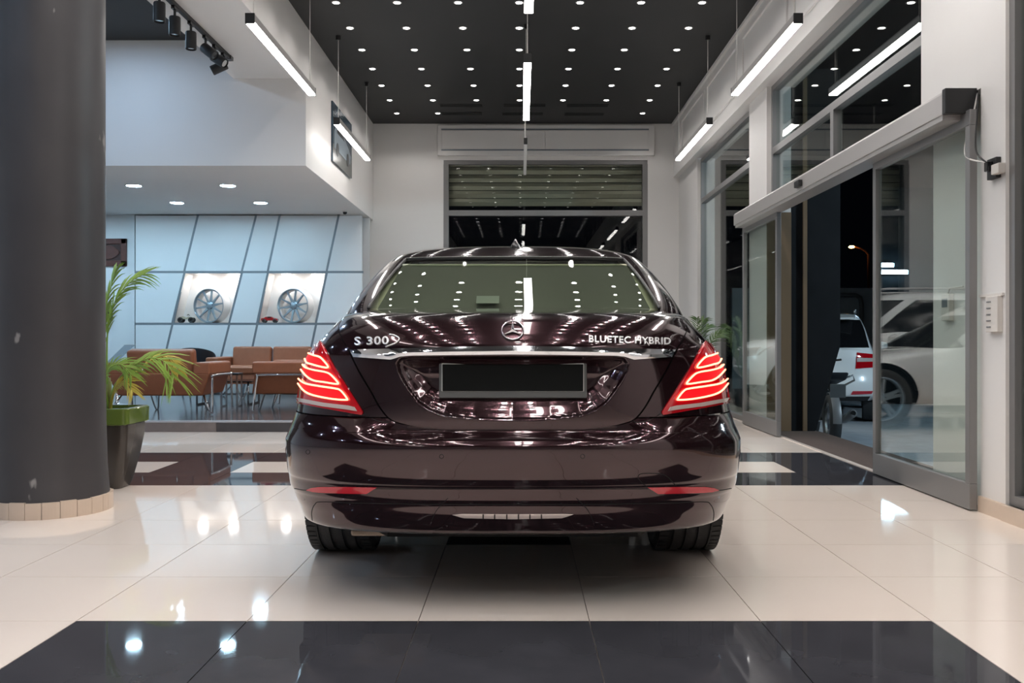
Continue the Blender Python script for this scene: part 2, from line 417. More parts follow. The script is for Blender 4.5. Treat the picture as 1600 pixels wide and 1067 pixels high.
def win_bay(n, y0, y1, z0, z1, mullY, mullZ, X=2.72):
    t = .055
    wo = struct(MB().box(X-.03, X+.05, y0, y1, z1-t, z1).build('window_%d' % n, 'frame_grey'))
    for (a, c, e, f) in ((y0, y0+t, z0+t, z1-t), (y1-t, y1, z0+t, z1-t), (y0, y1, z0, z0+t)):
        MB().box(X-.03, X+.05, a, c, e, f).build('window_frame', 'frame_grey', wo)
    ys = [y0]+[m for m in mullY]+[y1]; zs = [z0]+list(mullZ)+[z1]
    for m in mullZ: MB().box(X-.03, X+.05, y0+t, y1-t, m-.035, m+.035).build('transom', 'frame_grey', wo)
    for i in range(len(zs)-1):
        yy = ys if i == 0 else [y0, y1]
        for j in range(len(yy)-1):
            MB().box(X+.006, X+.014, yy[j]+.02, yy[j+1]-.02, zs[i]+.02, zs[i+1]-.02).build('pane', 'pane_glass', wo)
            if j > 0: MB().box(X-.029, X+.049, yy[j]-.04, yy[j]+.04, zs[i]+t, zs[i+1]-.035).build('mullion', 'frame_grey', wo)
    return wo
win_bay(2, 10.66, 13.8, .0, 3.68, [], [3.05])
win_bay(3, 6.08, 9.9, 2.42, 3.70, [7.98], [3.0])
win_bay(4, 1.2, 5.02, .088, 3.70, [3.1], [3.0], X=2.69)

# automatic sliding door: leaves, operator
def leaf(n, y0, y1):
    X0, X1, z0, z1 = 2.575, 2.62, .008, 2.31
    d = struct(MB().box(X0, X1, y0, y1, z0, z0+.15).build('door_%d' % n, 'frame_grey', bevel=.004))
    for (a, c, e, f) in ((y0, y1, z1-.09, z1), (y0, y0+.055, z0+.15, z1-.09), (y1-.055, y1, z0+.15, z1-.09)):
        MB().box(X0, X1, a, c, e, f).build('door_frame', 'frame_grey', d, bevel=.004)
    MB().box(2.594, 2.602, y0+.04, y1-.04, z0+.12, z1-.07).build('pane', 'pane_glass', d)
leaf(1, 5.29, 6.75); leaf(2, 9.28, 10.72)
op = thing('door_operator', 'long aluminium drive box above the sliding glass door', 'door operator', (2.56, 8.0, 2.3))
MB().prism([(-.10, -2.62, .0), (.085, -2.62, .0), (.085, -2.62, .14), (-.085, -2.62, .14), (-.10, -2.62, .12)], (0, 5.28, 0)).build('housing', 'alu', op, bevel=.004)
MB().box(-.104, .088, -2.665, -2.62, -.004, .144).build('end_cap', 'black_matte', op, bevel=.006)
MB().box(-.09, .07, -2.6, 2.62, -.03, .0).build('guide_rail', 'alu', op)
sy = 2.46*F/(1250-VX)-8.0
MB().box(-.135, -.10, sy-.07, sy+.07, .03, .085).build('motion_sensor', 'black_matte', op, bevel=.006)

# ------------------------------------------------------------------ outside
struct(MB().box(3.2, 40, -5, 60, -.5, -.30).build('ground', 'asphalt'))
struct(MB().box(2.64, 3.2, Y0, YB+3, -.5, -.004).build('floor_entrance', 'grout'))
struct(MB().box(2.66, 3.19, 6.1, 9.88, -.004, .004).build('floor_mat', 'mat_brown'))
struct(MB().box(2.62, 2.66, 6.1, 9.88, -.01, .006).build('trim_4', 'tile_light'))
wg = MB()
YG = 9.93
wg.prism([(2.84, YG, -.3), P(1275, 672, YG), P(1313, 540, YG), (P(1313, 0, YG).x, YG, 3.9), (2.84, YG, 3.9)], (0, .14, 0))
wing = struct(wg.build('wall_wing', 'black_clad'))
MB().box(P(1254, 0, YG).x, P(1260, 0, YG).x, YG-.03, YG, 0, 3.9).build('shutter_guide', 'jamb_brown', wing)
struct(MB().box(5.5, 16, 24, 24.2, -.3, P(0, 450, 24).z).build('wall_boundary', 'outer_wall_white'))
kb = struct(MB().box(7.11, 11, 18.3, 18.42, -.3, 4.0).build('wall_kiosk', 'black_clad'))
def strip_light(x0, x1, y, label):
    t = thing('strip_light', label, 'strip light', P((x0+x1)/2, y, 18.2))
    L = (x1-x0)*18.2/F/2
    MB().box(-L, L, .02, .10, -.04, .05).build('housing', 'alu', t); MB().box(-L, L, -.02, .02, -.035, .03).build('tube', 'strip_blue', t)
strip_light(1378, 1396, 414, 'shorter upper blue-white strip light on the dark kiosk outdoors')
strip_light(1378, 1418, 425, 'longer lower blue-white strip light on the dark kiosk outdoors')
fl_ = thing('fill_light', 'cool white fill light added out of view on a pole, lighting the vehicle outdoors', 'fill_light', (8.2, 7.6, -.30))  # unseen lamp added to brighten the parked vehicle and the ground
MB().tube([(0, 0, 0), (0, 0, 4.2)], .05, 10).build('pole', 'frame_grey', fl_, smooth=True)
Mf = Matrix.Translation((0, .08, 4.2)) @ Vector((-.42, .80, -.42)).to_track_quat('Z', 'Y').to_matrix().to_4x4()
MB().box(-.22, .22, -.17, .17, -.06, .04).xf(Mf).build('housing', 'frame_grey', fl_); MB().box(-.2, .2, -.15, .15, .04, .046).xf(Mf).build('lens', 'fill_lens', fl_)
pp = thing('wall_pipe', 'bent grey pipe on the white boundary wall outdoors', 'pipe', P(1340, 500, 23.9))
bpx = P(1340, 500, 23.9)
MB().tube([P(1305, 461, 23.9)-bpx, P(1337, 461, 23.9)-bpx, P(1344, 465, 23.9)-bpx, P(1346, 475, 23.9)-bpx, P(1346, 525, 23.9)-bpx], .06, 8).build('pipe_run', 'frame_grey', pp, smooth=True)
sl = thing('street_lamp', 'street lamp glowing orange on a tall curved pole outdoors', 'street lamp', (P(1357, 0, 40).x, 40, -.3))
bs = Vector(sl.location)
MB().tube([(0, 0, 0), P(1357, 398, 40)-bs, P(1352, 392, 40)-bs, P(1345, 388, 40)-bs, P(1333, 385, 40)-bs], [.07, .055, .045, .04, .035], 8).build('pole', 'pole_orange', sl, smooth=True)
MB().lathe([(1e-4, -.07), (.10, -.05), (.13, 0), (.09, .04), (1e-4, .05)], 16, 'z', tuple(P(1330.5, 385.5, 40)-bs)).build('lamp_head', 'street_glow', sl, smooth=True)

# ================================================================== CEILING LAMPS
def spot_proto():
    t = thing('ceiling_downlight', 'small round white downlight recessed in the black ceiling', 'downlight', (0, 0, CEIL), 0, 'downlights in the black ceiling')
    MB().lathe([(.034, -.002), (.046, -.006), (.050, 0), (.034, .0)], 20).build('ring', 'white_wall', t, smooth=True)
    MB().cyl((0, 0, -.004), .034, .003, 'z', 20).build('lens', 'spot_lens', t)
    ld = bpy.data.lights.new('lamp', 'SPOT'); ld.energy = 11.5; ld.color = (1, .955, .92); ld.spot_size = math.radians(125); ld.spot_blend = .55; ld.shadow_soft_size = .03
    lo = bpy.data.objects.new('lamp', ld); COL.objects.link(lo); lo.parent = t; lo.location = (0, 0, -.012)
    return t
sp = spot_proto(); first = True
for r in range(-14, 7):
    for c in range(7):
        X, Y = -.02+(c-3)*.653, 9.86+.805*r
        if r == 6 and c in (2, 3, 4, 5): continue
        o = sp if first else dup(sp); first = False
        o.location = (X, Y, CEIL)
def vent(px0, px1, py, i, lab):
    Y = (CEIL-CH)*F/(VY-py)
    t = thing('ceiling_vent', lab, 'vent', (P((px0+px1)/2, py, Y).x, Y, CEIL), 0, 'slot vents near the back wall')
    L = (px1-px0)*Y/F/2
    MB().box(-L, L, -.07, .07, -.003, .0).build('slot', 'slot_black', t)
    for yy in (-.07, .06): MB().box(-L, L, yy, yy+.012, -.007, 0).build('rim', 'black_matte', t)
for i, a in enumerate(((688, 753, 164.5), (690, 753, 177.5), (787, 852, 164.5), (785, 848, 178), (886, 950, 165), (882, 943, 178.5))):
    vent(*a, i, 'black ceiling slot vent, %s the back wall, %s' % (['second row from', 'row nearest'][i % 2], ['lounge side', 'above the middle', 'glazed wall side'][i//2]))

def tube_lamp(X, y0, y1, label, lit=True, group=None):
    Z = 3.52
    t = thing('pendant_lamp', label, 'pendant lamp', (X, (y0+y1)/2, Z), 0, group)
    L = (y1-y0)/2; wd = .036 if lit else .022
    MB().box(-wd, wd, -L, L, .012, .075).build('housing', 'alu', t, bevel=.003)
    MB().box(-wd+.002, wd-.002, -L+.012, L-.012, -.004, .012).build('diffuser', 'led_tube' if lit else 'white_wall', t)
    for s in (-1, 1): MB().box(-wd-.001, wd+.001, s*L-.008, s*L+.008, -.004, .078).build('end_cap', 'black_matte', t)
    for s in (-1, 1):
        MB().tube([(0, s*(L-.1), .075), (0, s*(L-.1), CEIL-Z-.02)], .0035, 6).build('cable', 'wire_white', t)
        MB().cyl((0, s*(L-.1), CEIL-Z-.05), .03, .05, 'z', 12).build('ceiling_cup', 'black_matte', t)
side = {-2.17: 'lounge side', 2.22: 'glazed wall'}
for X in (-2.17, 2.22):
    for k, y0 in enumerate((10.85, 7.38, 3.91, .44, -3.0)):
        lab = ['slim LED pendant lamp by the %s, nearest the back wall', 'slim LED pendant lamp by the %s, second from the back wall',
               'slim LED pendant lamp by the %s, third from the back wall', 'slim LED pendant lamp by the %s, fourth from the back wall',
               'slim LED pendant lamp by the %s, fifth from the back wall'][k] % side[X]
        tube_lamp(X, y0, y0+2.2, lab, group='LED pendant lamps')
for k, y0 in enumerate((11.95, 8.42, 4.92, 1.4, -2.1)):
    lab = ['thin unlit pendant lamp above the room centre near the back window', 'lit LED pendant lamp above the car, second from the back window',
           'lit LED pendant lamp above the car, third from the back window', 'lit LED pendant lamp over the room centre, fourth from the back window',
           'lit LED pendant lamp over the room centre, fifth from the back window'][k]
    tube_lamp(.06, y0, y0+2.24, lab, lit=k > 0, group='LED pendant lamps')
# soffit downlights (cool) in the lounge
def soffit_lamp(X, Y, lab):
    t = thing('soffit_downlight', lab, 'downlight', (X, Y, SOFF), 0, 'cool downlights in the lounge soffit')
    MB().lathe([(.09, -.003), (.11, -.008), (.115, 0), (.09, 0)], 24).build('ring', 'white_wall', t, smooth=True)
    MB().cyl((0, 0, -.006), .09, .004, 'z', 24).build('lens', 'soffit_lens', t)
for row, Y in enumerate((11.95, 13.45)):
    for k, X in enumerate((-3.8, -5.02, -6.24, -7.46)):
        soffit_lamp(X, Y, 'cool downlight in the lounge soffit, %s row, %s from the car hall' % (['front', 'rear'][row], ['first', 'second', 'third', 'fourth'][k]))
hl = None  # unseen side hall lamps, added to bring cool light on to the mezzanine
for Y in (-.6, 3.0, 6.4, 9.4):
    for X in (-4.5, -7.2):
        if hl is None:
            hl = thing('hall_fill_lamp', 'added cool fill lamp, out of view, in the black ceiling of the side hall', 'downlight', (X, Y, 4.42), 0, 'added side hall fill lamps')
            MB().lathe([(.045, -.003), (.06, -.008), (.065, 0), (.045, 0)], 20).build('ring', 'black_matte', hl, smooth=True)
            MB().cyl((0, 0, -.006), .045, .004, 'z', 20).build('lens', 'hall_fill_lens', hl)
        else: dup(hl, None, (X, Y, 4.42))
# track lights
trk = thing('track_rail', 'black lighting track under the white ceiling beam', 'light track', (-3.08, 8.3, 3.98))
MB().box(-.02, .02, -2.2, 1.48, -.035, 0).build('rail', 'black_matte', trk)
MB().box(-.026, .026, 1.40, 1.49, -.04, 0).build('end_cap', 'black_gloss', trk)
heads = [(9.55, 75, 'aimed at the corner'), (9.28, 55, 'aimed along the wall'), (9.0, 50, 'tilted at the wall'), (8.6, 0, 'pointing down, third from the rail end block'), (8.2, 0, 'pointing straight down beside the beam'), (7.85, 0, 'pointing down near the picture top')]
names6 = ['first', 'second', 'third', 'fourth', 'fifth', 'sixth']
for i, (Y, tilt, _) in enumerate(heads):
    t = thing('track_spotlight', 'black cylinder spotlight on the track, %s from the mezzanine end' % names6[i], 'spotlight', (-3.08, Y, 3.945), 0, 'track spotlights')
    MB().box(-.016, .016, -.05, .05, -.03, 0).build('adapter', 'black_gloss', t)
    MB().tube([(0, 0, -.03), (0, 0, -.10)], .012, 8).build('arm', 'black_matte', t)
    M = Matrix.Translation((0, 0, -.12)) @ Matrix.Rotation(math.radians(-20 if tilt else 0), 4, 'X') @ Matrix.Rotation(math.radians(-tilt if i else 60), 4, 'Y')
    hb = MB(); hb.lathe([(1e-4, .03), (.046, .03), (.05, .02), (.05, -.13), (.044, -.135), (.042, -.115), (1e-4, -.115)], 24); hb.xf(M)
    hb.build('head', 'black_matte', t, smooth='auto')
    l = MB(); l.cyl((0, 0, -.125), .036, .006, 'z', 16); l.xf(M); l.build('lens', 'chrome', t)

# ================================================================== LEFT COLUMN
cl = thing('column', 'round dark grey plastered column with scuffs and a beige tile base', 'column', (-2.73, 5.35, 0))
MB().lathe([(1e-4, .085), (.317, .085), (.313, .12), (.303, .25), (.296, .5), (.292, .9), (.291, 4.41), (1e-4, 4.41)], 96).build('shaft', 'column_plaster', cl, smooth='auto')
MB().lathe([(1e-4, 0), (.318, 0), (.318, .08), (1e-4, .08)], 64).build('base_core', 'grout', cl)
a = 0; k = 0
while a < 2*PI-.05:
    st = (.265, .27, .255, .275)[k % 4]; e = min(a+st, 2*PI); h = .092+.003*math.sin(k*2.3)
    b = MB(); n = 5
    ang = [a+.004+(e-a-.008)*i/n for i in range(n+1)]
    vs = [(r*math.cos(q), r*math.sin(q), z) for z in (0, h) for r in (.316, .334) for q in ang]
    m = n+1; fs = []
    for i in range(n):
        fs += [(m+i, m+i+1, 3*m+i+1, 3*m+i), (2*m+i, 2*m+i+1, 3*m+i+1, 3*m+i), (i, i+1, m+i+1, m+i), (i, i+1, 2*m+i+1, 2*m+i)]
    fs += [(0, m, 3*m, 2*m), (n, m+n, 3*m+n, 2*m+n)]
    b.add(vs, fs); b.build('base_tile', 'skirting_tile', cl); a = e; k += 1

# ================================================================== PLANTS
def frond(path, leaf_len, n, mat_name, parent, droop=.35, start=.34, width=.0065, seed=0, side=(0, 1, 0)):
    rnd = random.Random(seed); pts = [Vector(p) for p in smooth_path(path, 40)]
    b = MB(); b.tube(pts, [.007*(1-.75*i/len(pts)) for i in range(len(pts))], 6)
    for i in range(n):
        t = start+(1-start)*i/(n-1); k = min(int(t*(len(pts)-1)), len(pts)-2); p = pts[k]; tg = (pts[k+1]-pts[k]).normalized()
        L = leaf_len*(.55+.45*math.sin(PI*min(1, (t-start)/(1-start)*.85+.12)))*rnd.uniform(.85, 1.1)
        for sg in (-1, 1):
            sd = tg.cross(Vector(side)).normalized()*.75+Vector(side)*sg*.9
            if sg < 0: sd = -tg.cross(Vector(side)).normalized()*.75+Vector(side)*sg*.9
            d = (tg*rnd.uniform(.9, 1.3)+sd*rnd.uniform(.5, .85)).normalized()
            wv = d.cross(Vector((rnd.uniform(-.4, .4), -1, .3))).normalized(); prev = []
            for q in range(5):
                s = q/4; c = p+d*L*s+Vector((0, 0, -droop*L*s*s)); hw = width*(.35+1.5*s if s < .4 else 1.0*(1-s)*1.6)+.0006
                prev += [c-wv*hw, c+wv*hw]
            b.add(prev, [(2*q, 2*q+1, 2*q+3, 2*q+2) for q in range(4)])
    return b.build('frond', mat_name, parent, smooth=True)
PY = 6.12
pot = thing('potted_palm', 'areca palm in a tall brown pot with green rim behind the column', 'potted plant', (P(170, 0, PY).x-.01, PY+.05, 0))
pb = Vector(pot.location)
def square_loft(levels, rc, seg=6):       # rounded square cross-sections (half size, z)
    b = MB(); n = 4*(seg+1); vs = []
    for (h, z) in levels:
        r = min(rc, h*.9)
        for c in range(4):
            for k in range(seg+1):
                a = c*PI/2+k*PI/2/seg; cx = (h-r)*(1 if c in (0, 3) else -1); cy = (h-r)*(1 if c in (0, 1) else -1)
                vs.append((cx+r*math.cos(a), cy+r*math.sin(a), z))
    m = len(levels); fs = [(i*n+k, i*n+(k+1) % n, (i+1)*n+(k+1) % n, (i+1)*n+k) for i in range(m-1) for k in range(n)]
    fs += [tuple(range(n))[::-1], tuple((m-1)*n+k for k in range(n))]
    return b.add(vs, fs)
square_loft([(.100, 0), (.118, .05), (.150, .2), (.172, .34), (.176, .43)], .05).build('pot', 'pot_brown', pot, smooth='auto')
square_loft([(.178, .425), (.193, .435), (.195, .53), (.188, .537), (.165, .537), (.165, .50), (.02, .50)], .045).build('rim', 'pot_green', pot, smooth='auto')
square_loft([(.163, .49), (.163, .51), (.02, .515)], .04).build('soil', 'soil', pot)
def px(x, y, dy=0.0): return P(x, y, PY+dy)-pb
base = px(171, 640)
fronds = [([(171, 642), (167, 560), (170, 505), (183, 465), (205, 440), (226, 428)], .27, 16, 'leaf', 0), ([(172, 642), (165, 580), (163, 520), (166, 480), (176, 440), (180, 425)], .25, 15, 'leaf', .05),
          ([(172, 642), (178, 605), (200, 578), (232, 560), (258, 566), (272, 590)], .25, 19, 'leaf', -.12), ([(173, 642), (180, 612), (210, 585), (245, 558), (268, 562), (280, 578)], .13, 14, 'leaf_yellow', .08),
          ([(170, 642), (165, 600), (172, 575), (190, 570), (205, 585)], .17, 16, 'leaf', -.15), ([(170, 642), (160, 560), (140, 480), (110, 440)], .22, 20, 'leaf', .1),
          ([(169, 642), (150, 580), (120, 550), (95, 560)], .2, 18, 'leaf', .15), ([(171, 642), (175, 620), (185, 600), (198, 598), (208, 612)], .14, 12, 'leaf_yellow', -.2)]
for i, (pp_, L, n, mm, dy) in enumerate(fronds):
    frond([px(x, y, dy*k/len(pp_)) for k, (x, y) in enumerate(pp_)], L, n, mm, pot, seed=i)
for (x, y) in ((168, 600), (173, 596), (171, 590)): MB().tube([px(171, 645), px(x, y)], [.012, .008], 6).build('stalk', 'stem', pot, smooth=True)
# palm by the far right window
PY2 = 12.6
p2 = thing('potted_palm', 'palm in a dark pot at the far window beside the sliding door', 'potted plant', (P(1118, 0, PY2).x-.25, PY2, 0))
p2b = Vector(p2.location)
square_loft([(.10, 0), (.15, .25), (.17, .42), (.175, .45), (.15, .45), (.15, .42), (.02, .42)], .05).build('pot', 'pot_black', p2, smooth='auto')
for i, tip in enumerate(((1085, 498), (1100, 500), (1112, 508), (1124, 520), (1132, 515), (1092, 515))):
    e = P(tip[0], tip[1], PY2)-p2b; frond([(0, 0, .43), (e.x*.2, 0, e.z*.55), (e.x*.6, (.12*(i % 3-1)), e.z*.9), (e.x, .2*(i % 3-1), e.z)], .2, 12, 'leaf_dark', p2, seed=20+i, start=.45, width=.008)

# ================================================================== LOUNGE FURNITURE
def sofa(name, label, loc, rotz, width, seats, depth=.82):
    # local: faces +y, back at y=0; x centred
    t = thing(name, label, 'sofa' if seats > 1 else 'armchair', loc, rotz)
    W = width/2
    b = MB(); b.prism([(-W*.82, .06, .215), (W*.82, .06, .215), (W, 0, .48), (-W, 0, .48)], (0, depth-.06, 0)); b.build('base', 'leather', t, bevel=.02, seg=3)
    aw = .20
    for s in (-1, 1):
        x0, x1 = (W-aw, W) if s > 0 else (-W, -W+aw)
        MB().box(x0, x1, .0, depth-.03, .46, .605).build('arm', 'leather', t, bevel=.025, seg=3)
    sw = (2*W-2*aw)/seats
    for k in range(seats):
        x0 = -W+aw+k*sw
        MB().box(x0+.004, x0+sw-.004, .2, depth, .36, .47).build('seat_cushion', 'leather', t, bevel=.03, seg=3)
        c = MB(); c.box(x0+.012, x0+sw-.012, -.075, .075, 0, .38); c.xf(Matrix.Translation((0, .17, .38)) @ Matrix.Rotation(math.radians(10), 4, 'X'))
        c.build('back_cushion', 'leather', t, bevel=.035, seg=3)
        for xx in (x0+sw*.25, x0+sw*.75): MB().tube([(xx, .06, .46), (xx, .06, .56)], .009, 8).build('cushion_pin', 'chrome', t, smooth=True)
    for s in (-1, 1):
        x = s*(W+.02)
        MB().tube(smooth_path([(x, .03, .013), (x, .03, .40), (x, .07, .45), (x, depth-.15, .45), (x, depth-.10, .41), (x, depth-.05, .013)], 60), .014, 10).build('side_frame', 'chrome', t, smooth=True)
        MB().tube([(s*W*.8, .14, .22), (s*(W*.98), .05, .013)], .013, 8).build('leg', 'chrome', t, smooth=True)
        MB().tube(smooth_path([(s*W*.45, depth-.1, .22), (s*W*.5, depth-.05, .02), (s*W*.55, depth-.05, .02), (s*W*.62, depth-.12, .22)], 20), .010, 8).build('leg', 'chrome', t, smooth=True)
    return t
sofa('armchair', 'brown leather armchair seen from behind beside the palm', (-4.20, 10.66, PLAT), 0, 1.20, 1)
sofa('armchair', 'brown leather armchair turned sideways at the platform edge near the car', (P(387, 0, 10.95).x+.84, 11.5, PLAT), PI/2, 1.12, 1)
sofa('sofa', 'long brown leather sofa against the panelled wall', (-3.52, 14.35, PLAT), PI, 2.25, 3)
st = thing('side_table', 'small dark metal side table between the leather armchairs', 'table', (P(362, 0, 12.0).x, 12.0, PLAT))
for sx in (-.1, .1):
    for sy_ in (-.1, .1): MB().box(sx-.01, sx+.01, sy_-.01, sy_+.01, 0, .41).build('leg', 'steel', st)
MB().box(-.115, .115, -.115, .115, .41, .435).build('table_top', 'plastic_dark', st, bevel=.003)
for sx in (-.1, .1): MB().box(sx-.008, sx+.008, -.1, .1, .0, .015).build('floor_rail', 'steel', st)
ct = thing('coffee_table', 'low dark glass coffee table in the middle of the lounge', 'table', (-3.95, 12.45, PLAT))
MB().box(-.4, .4, -.3, .3, .30, .32).build('table_top', 'black_gloss', ct, bevel=.004)
for sx in (-.34, .34):
    for sy_ in (-.25, .25): MB().tube([(sx, sy_, 0), (sx, sy_, .30)], .014, 8).build('leg', 'steel', ct, smooth=True)
    MB().box(sx-.01, sx+.01, -.25, .25, .0, .02).build('floor_rail', 'plastic_dark', ct)
tc_ = thing('tub_chair', 'black tub chair behind the leather armchair', 'chair', (P(307, 0, 14.2).x, 14.2, PLAT))
sh_ = MB(); seg = 28
for (r0, zf) in ((.27, 0),):
    vs = []
    for k in range(seg+1):
        a = -PI*.12+k/seg*(PI*1.24)
        e = math.sin(max(0, min(1, k/seg))*PI)**.5; top = .52+.22*e
        for (r, z) in ((.22, .34), (.27, .46), (.275, top), (.25, top+.005), (.235, .46)):
            vs.append((r*math.cos(a)*1.05, -r*math.sin(a)*.95, z))
    sh_.add(vs, [(k*5+j, k*5+(j+1) % 5, (k+1)*5+(j+1) % 5, (k+1)*5+j) for k in range(seg) for j in range(5)]+[(0, 1, 2, 3, 4), tuple(seg*5+j for j in range(5))])
sh_.build('shell', 'black_leather', tc_, smooth='auto')
MB().lathe([(1e-4, .34), (.24, .34), (.25, .38), (.23, .42), (1e-4, .43)], 28).build('seat', 'black_leather', tc_, smooth='auto')
for k in range(4):
    a = PI/4+k*PI/2; MB().tube([(.15*math.cos(a), .15*math.sin(a), .35), (.22*math.cos(a), .22*math.sin(a), 0)], .013, 8).build('leg', 'chrome', tc_, smooth=True)
stl = thing('bar_stool', 'chrome pedestal stool with clear acrylic seat behind the palm', 'stool', (P(182, 0, 12.1).x, 12.1, PLAT))
MB().lathe([(1e-4, 0), (.17, 0), (.172, .012), (.05, .03), (.028, .06), (.024, .45), (.03, .52), (1e-4, .52)], 32).build('pedestal', 'chrome', stl, smooth='auto')
MB().lathe([(1e-4, .52), (.16, .53), (.185, .56), (.18, .57), (1e-4, .545)], 28).build('seat', 'acrylic', stl, smooth='auto')
a_ = MB(); a_.prism([(-.06, -.17, .57), (-.05, -.165, .57), (.17, -.12, .80), (.16, -.125, .80)], (0, .30, 0)); a_.build('backrest', 'acrylic', stl)
MB().tube([(.17, -.12, .80), (.17, .18, .80)], .006, 6).build('backrest_edge', 'chrome', stl)
# framed carved panel and black wall box in the recess
fr = thing('carved_picture', 'carved dark wood picture in a wide frame on the blue-white wall', 'picture', P(170, 394.5, YW+.10))
fb = Vector(fr.location); hw, hh = (199-170)*14.8/F, (416-394.5)*14.8/F
for (x0, x1, z0, z1) in ((-hw, hw, hh-.09, hh), (-hw, hw, -hh, -hh+.09), (-hw, -hw+.09, -hh, hh), (hw-.09, hw, -hh, hh)):
    MB().box(x0, x1, -.045, 0, z0, z1).build('frame_bar', 'wood_dark', fr, bevel=.01)
MB().box(-hw+.08, hw-.08, -.03, 0, -hh+.08, hh-.08).build('carved_panel', 'wood_carved', fr)
orn = MB(); orn.prism([(hw*.55*math.cos(q)*(1 if abs(math.cos(q)) < .9 else 1.12), -.03, hh*.5*math.sin(q)) for q in [i*PI/12 for i in range(24)]], (0, -.012, 0)); orn.build('ornament', 'wood_dark', fr, bevel=.004)
wb = thing('wall_speaker', 'small black box mounted on the lounge wall behind the palm', 'speaker', P(168, 489, YW+.10))
MB().box(-.09, .09, -.10, 0, -.125, .125).build('cabinet', 'black_matte', wb, bevel=.008); MB().box(-.075, .075, -.108, -.10, -.11, .11).build('grille', 'plastic_dark', wb)
# dome camera under the soffit
dc = thing('security_camera', 'small white dome camera under the soffit edge', 'camera', P(539, 336, 14.3)); dc.location.z = SOFF
MB().cyl((0, 0, -.02), .04, .02, 'z', 16).build('mount', 'white_wall', dc); MB().lathe([(.032, -.02), (.03, -.04), (.018, -.052), (1e-4, -.056)], 16).build('dome', 'black_gloss', dc, smooth=True)
# framed car picture on the left wall
pc = thing('car_picture', 'dark blue picture of a car on the white wall under the black ceiling', 'picture', (XL, 12.65, 3.70))
MB().box(0, .025, -.67, .67, -.39, .39).build('backing', 'poster_blue', pc, bevel=.004)
MB().box(.025, .027, -.67, .67, -.39, -.16).build('printed_ground', 'poster_ground', pc)
MB().prism([(.025, -.60, -.20), (.025, .52, -.22), (.025, .58, -.10), (.025, .42, -.02), (.025, .16, .05), (.025, -.1, .15), (.025, -.42, .14), (.025, -.58, .02)], (.004, 0, 0)).build('printed_car', 'poster_silver', pc)
MB().prism([(.029, -.40, .03), (.029, .10, .02), (.029, -.10, .12), (.029, -.38, .11)], (.002, 0, 0)).build('printed_window', 'poster_dark', pc)
for yy in (-.38, .34): MB().prism([(.029, yy+.09*math.cos(q), -.19+.09*math.sin(q)) for q in [i*PI/8 for i in range(16)]], (.003, 0, 0)).build('printed_wheel', 'poster_dark', pc)

# ------------------------------------------------------------------ wheels
def rim_parts(t, r, wdt, face, nsp, m_face, m_barrel, double=False, lip=.018, wsp=.05):
    # axis x, face towards +x*face ; centred at origin of t
    MB().lathe([(r, -wdt/2), (r-.012, -wdt/2+.01), (r-.03, -wdt/4), (r-.03, wdt/4), (r-.012, wdt/2-.01), (r, wdt/2), (r, wdt/2-.02), (r-.008, wdt/4), (r-.008, -wdt/4), (r, -wdt/2+.02)], 48, 'x', closed=True).build('barrel', m_barrel, t, smooth='auto')
    xf = face*(wdt/2-.03); b = MB()
    for k in range(nsp):
        a = 2*PI*(k+.25)/nsp
        for off in ((-.13, .13) if double else (0,)):
            a2 = a+off; i0 = len(b.v); w0, w1 = wsp*.55, wsp
            vs = []
            for (rr, ww, xx) in ((r*.18, w1*.5, xf-face*.012), (r*.6, w0*.5, xf), (r-.012, w0*.42, xf+face*.01)):
                aa = a+(off*.45 if rr < r*.3 else off)
                c = Vector((0, math.cos(aa), math.sin(aa)))*rr; s = Vector((0, -math.sin(aa), math.cos(aa)))
                for (sx, so) in ((0, -1), (0, 1), (-face*.028, 1.2), (-face*.028, -1.2)): vs.append(c+s*so*ww+Vector((xx+sx, 0, 0)))
            b.add(vs, [(4*j+q, 4*j+(q+1) % 4, 4*j+4+(q+1) % 4, 4*j+4+q) for j in range(2) for q in range(4)]+[(0, 1, 2, 3), (8, 9, 10, 11)])
    b.build('spokes', m_face, t)
    MB().lathe([(r, xf+face*.03), (r-.010, xf+face*.034), (r-.024, xf+face*.018), (r-.026, xf-face*.01), (r-.005, xf-face*.01)], 48, 'x', closed=True).build('rim_lip', m_face, t, smooth='auto')
    MB().lathe([(1e-4, xf+face*.006), (r*.16, xf+face*.004), (r*.235, xf-face*.008), (r*.24, xf-face*.045), (1e-4, xf-face*.045)], 24, 'x').build('hub', m_face, t, smooth='auto')
    for k in range(5):
        a = 2*PI*k/5+.3; MB().cyl((xf-face*.004, r*.165*math.cos(a), r*.165*math.sin(a)), r*.045, .006*face, 'x', 8).build('bolt_hole', 'black_matte', t)
for (pxc, pyc, lab) in ((330, 478, 'silver multi-spoke alloy wheel in the wall niche with the quad model'), (461, 476, 'silver multi-spoke alloy wheel in the wall niche with the red car model')):
    zc = P(0, 506, YW).z+.019+.275
    t = thing('alloy_wheel', lab, 'wheel', (P(pxc, 0, YW+.12).x, YW+.16, zc), -PI/2+.30, 'alloy wheels in the wall niches')
    rim_parts(t, .275, .20, 1, 10, 'rim_silver', 'rim_barrel', False, wsp=.042)
    t.rotation_euler = (0, 0, -PI/2-.26)
zn = P(0, 506, YW).z+.018
q = thing('toy_quad', 'small model quad bike in the wall niche', 'model car', (P(291, 0, YW+.06).x, YW+.07, zn))
for (sx, sy_) in ((-.085, -.04), (.085, -.04), (-.085, .05), (.085, .05)): MB().lathe([(.02, -.018), (.042, -.016), (.045, 0), (.042, .016), (.02, .018)], 16, 'y', (sx, sy_, .046), closed=True).build('wheel', 'rubber', q, smooth=True)
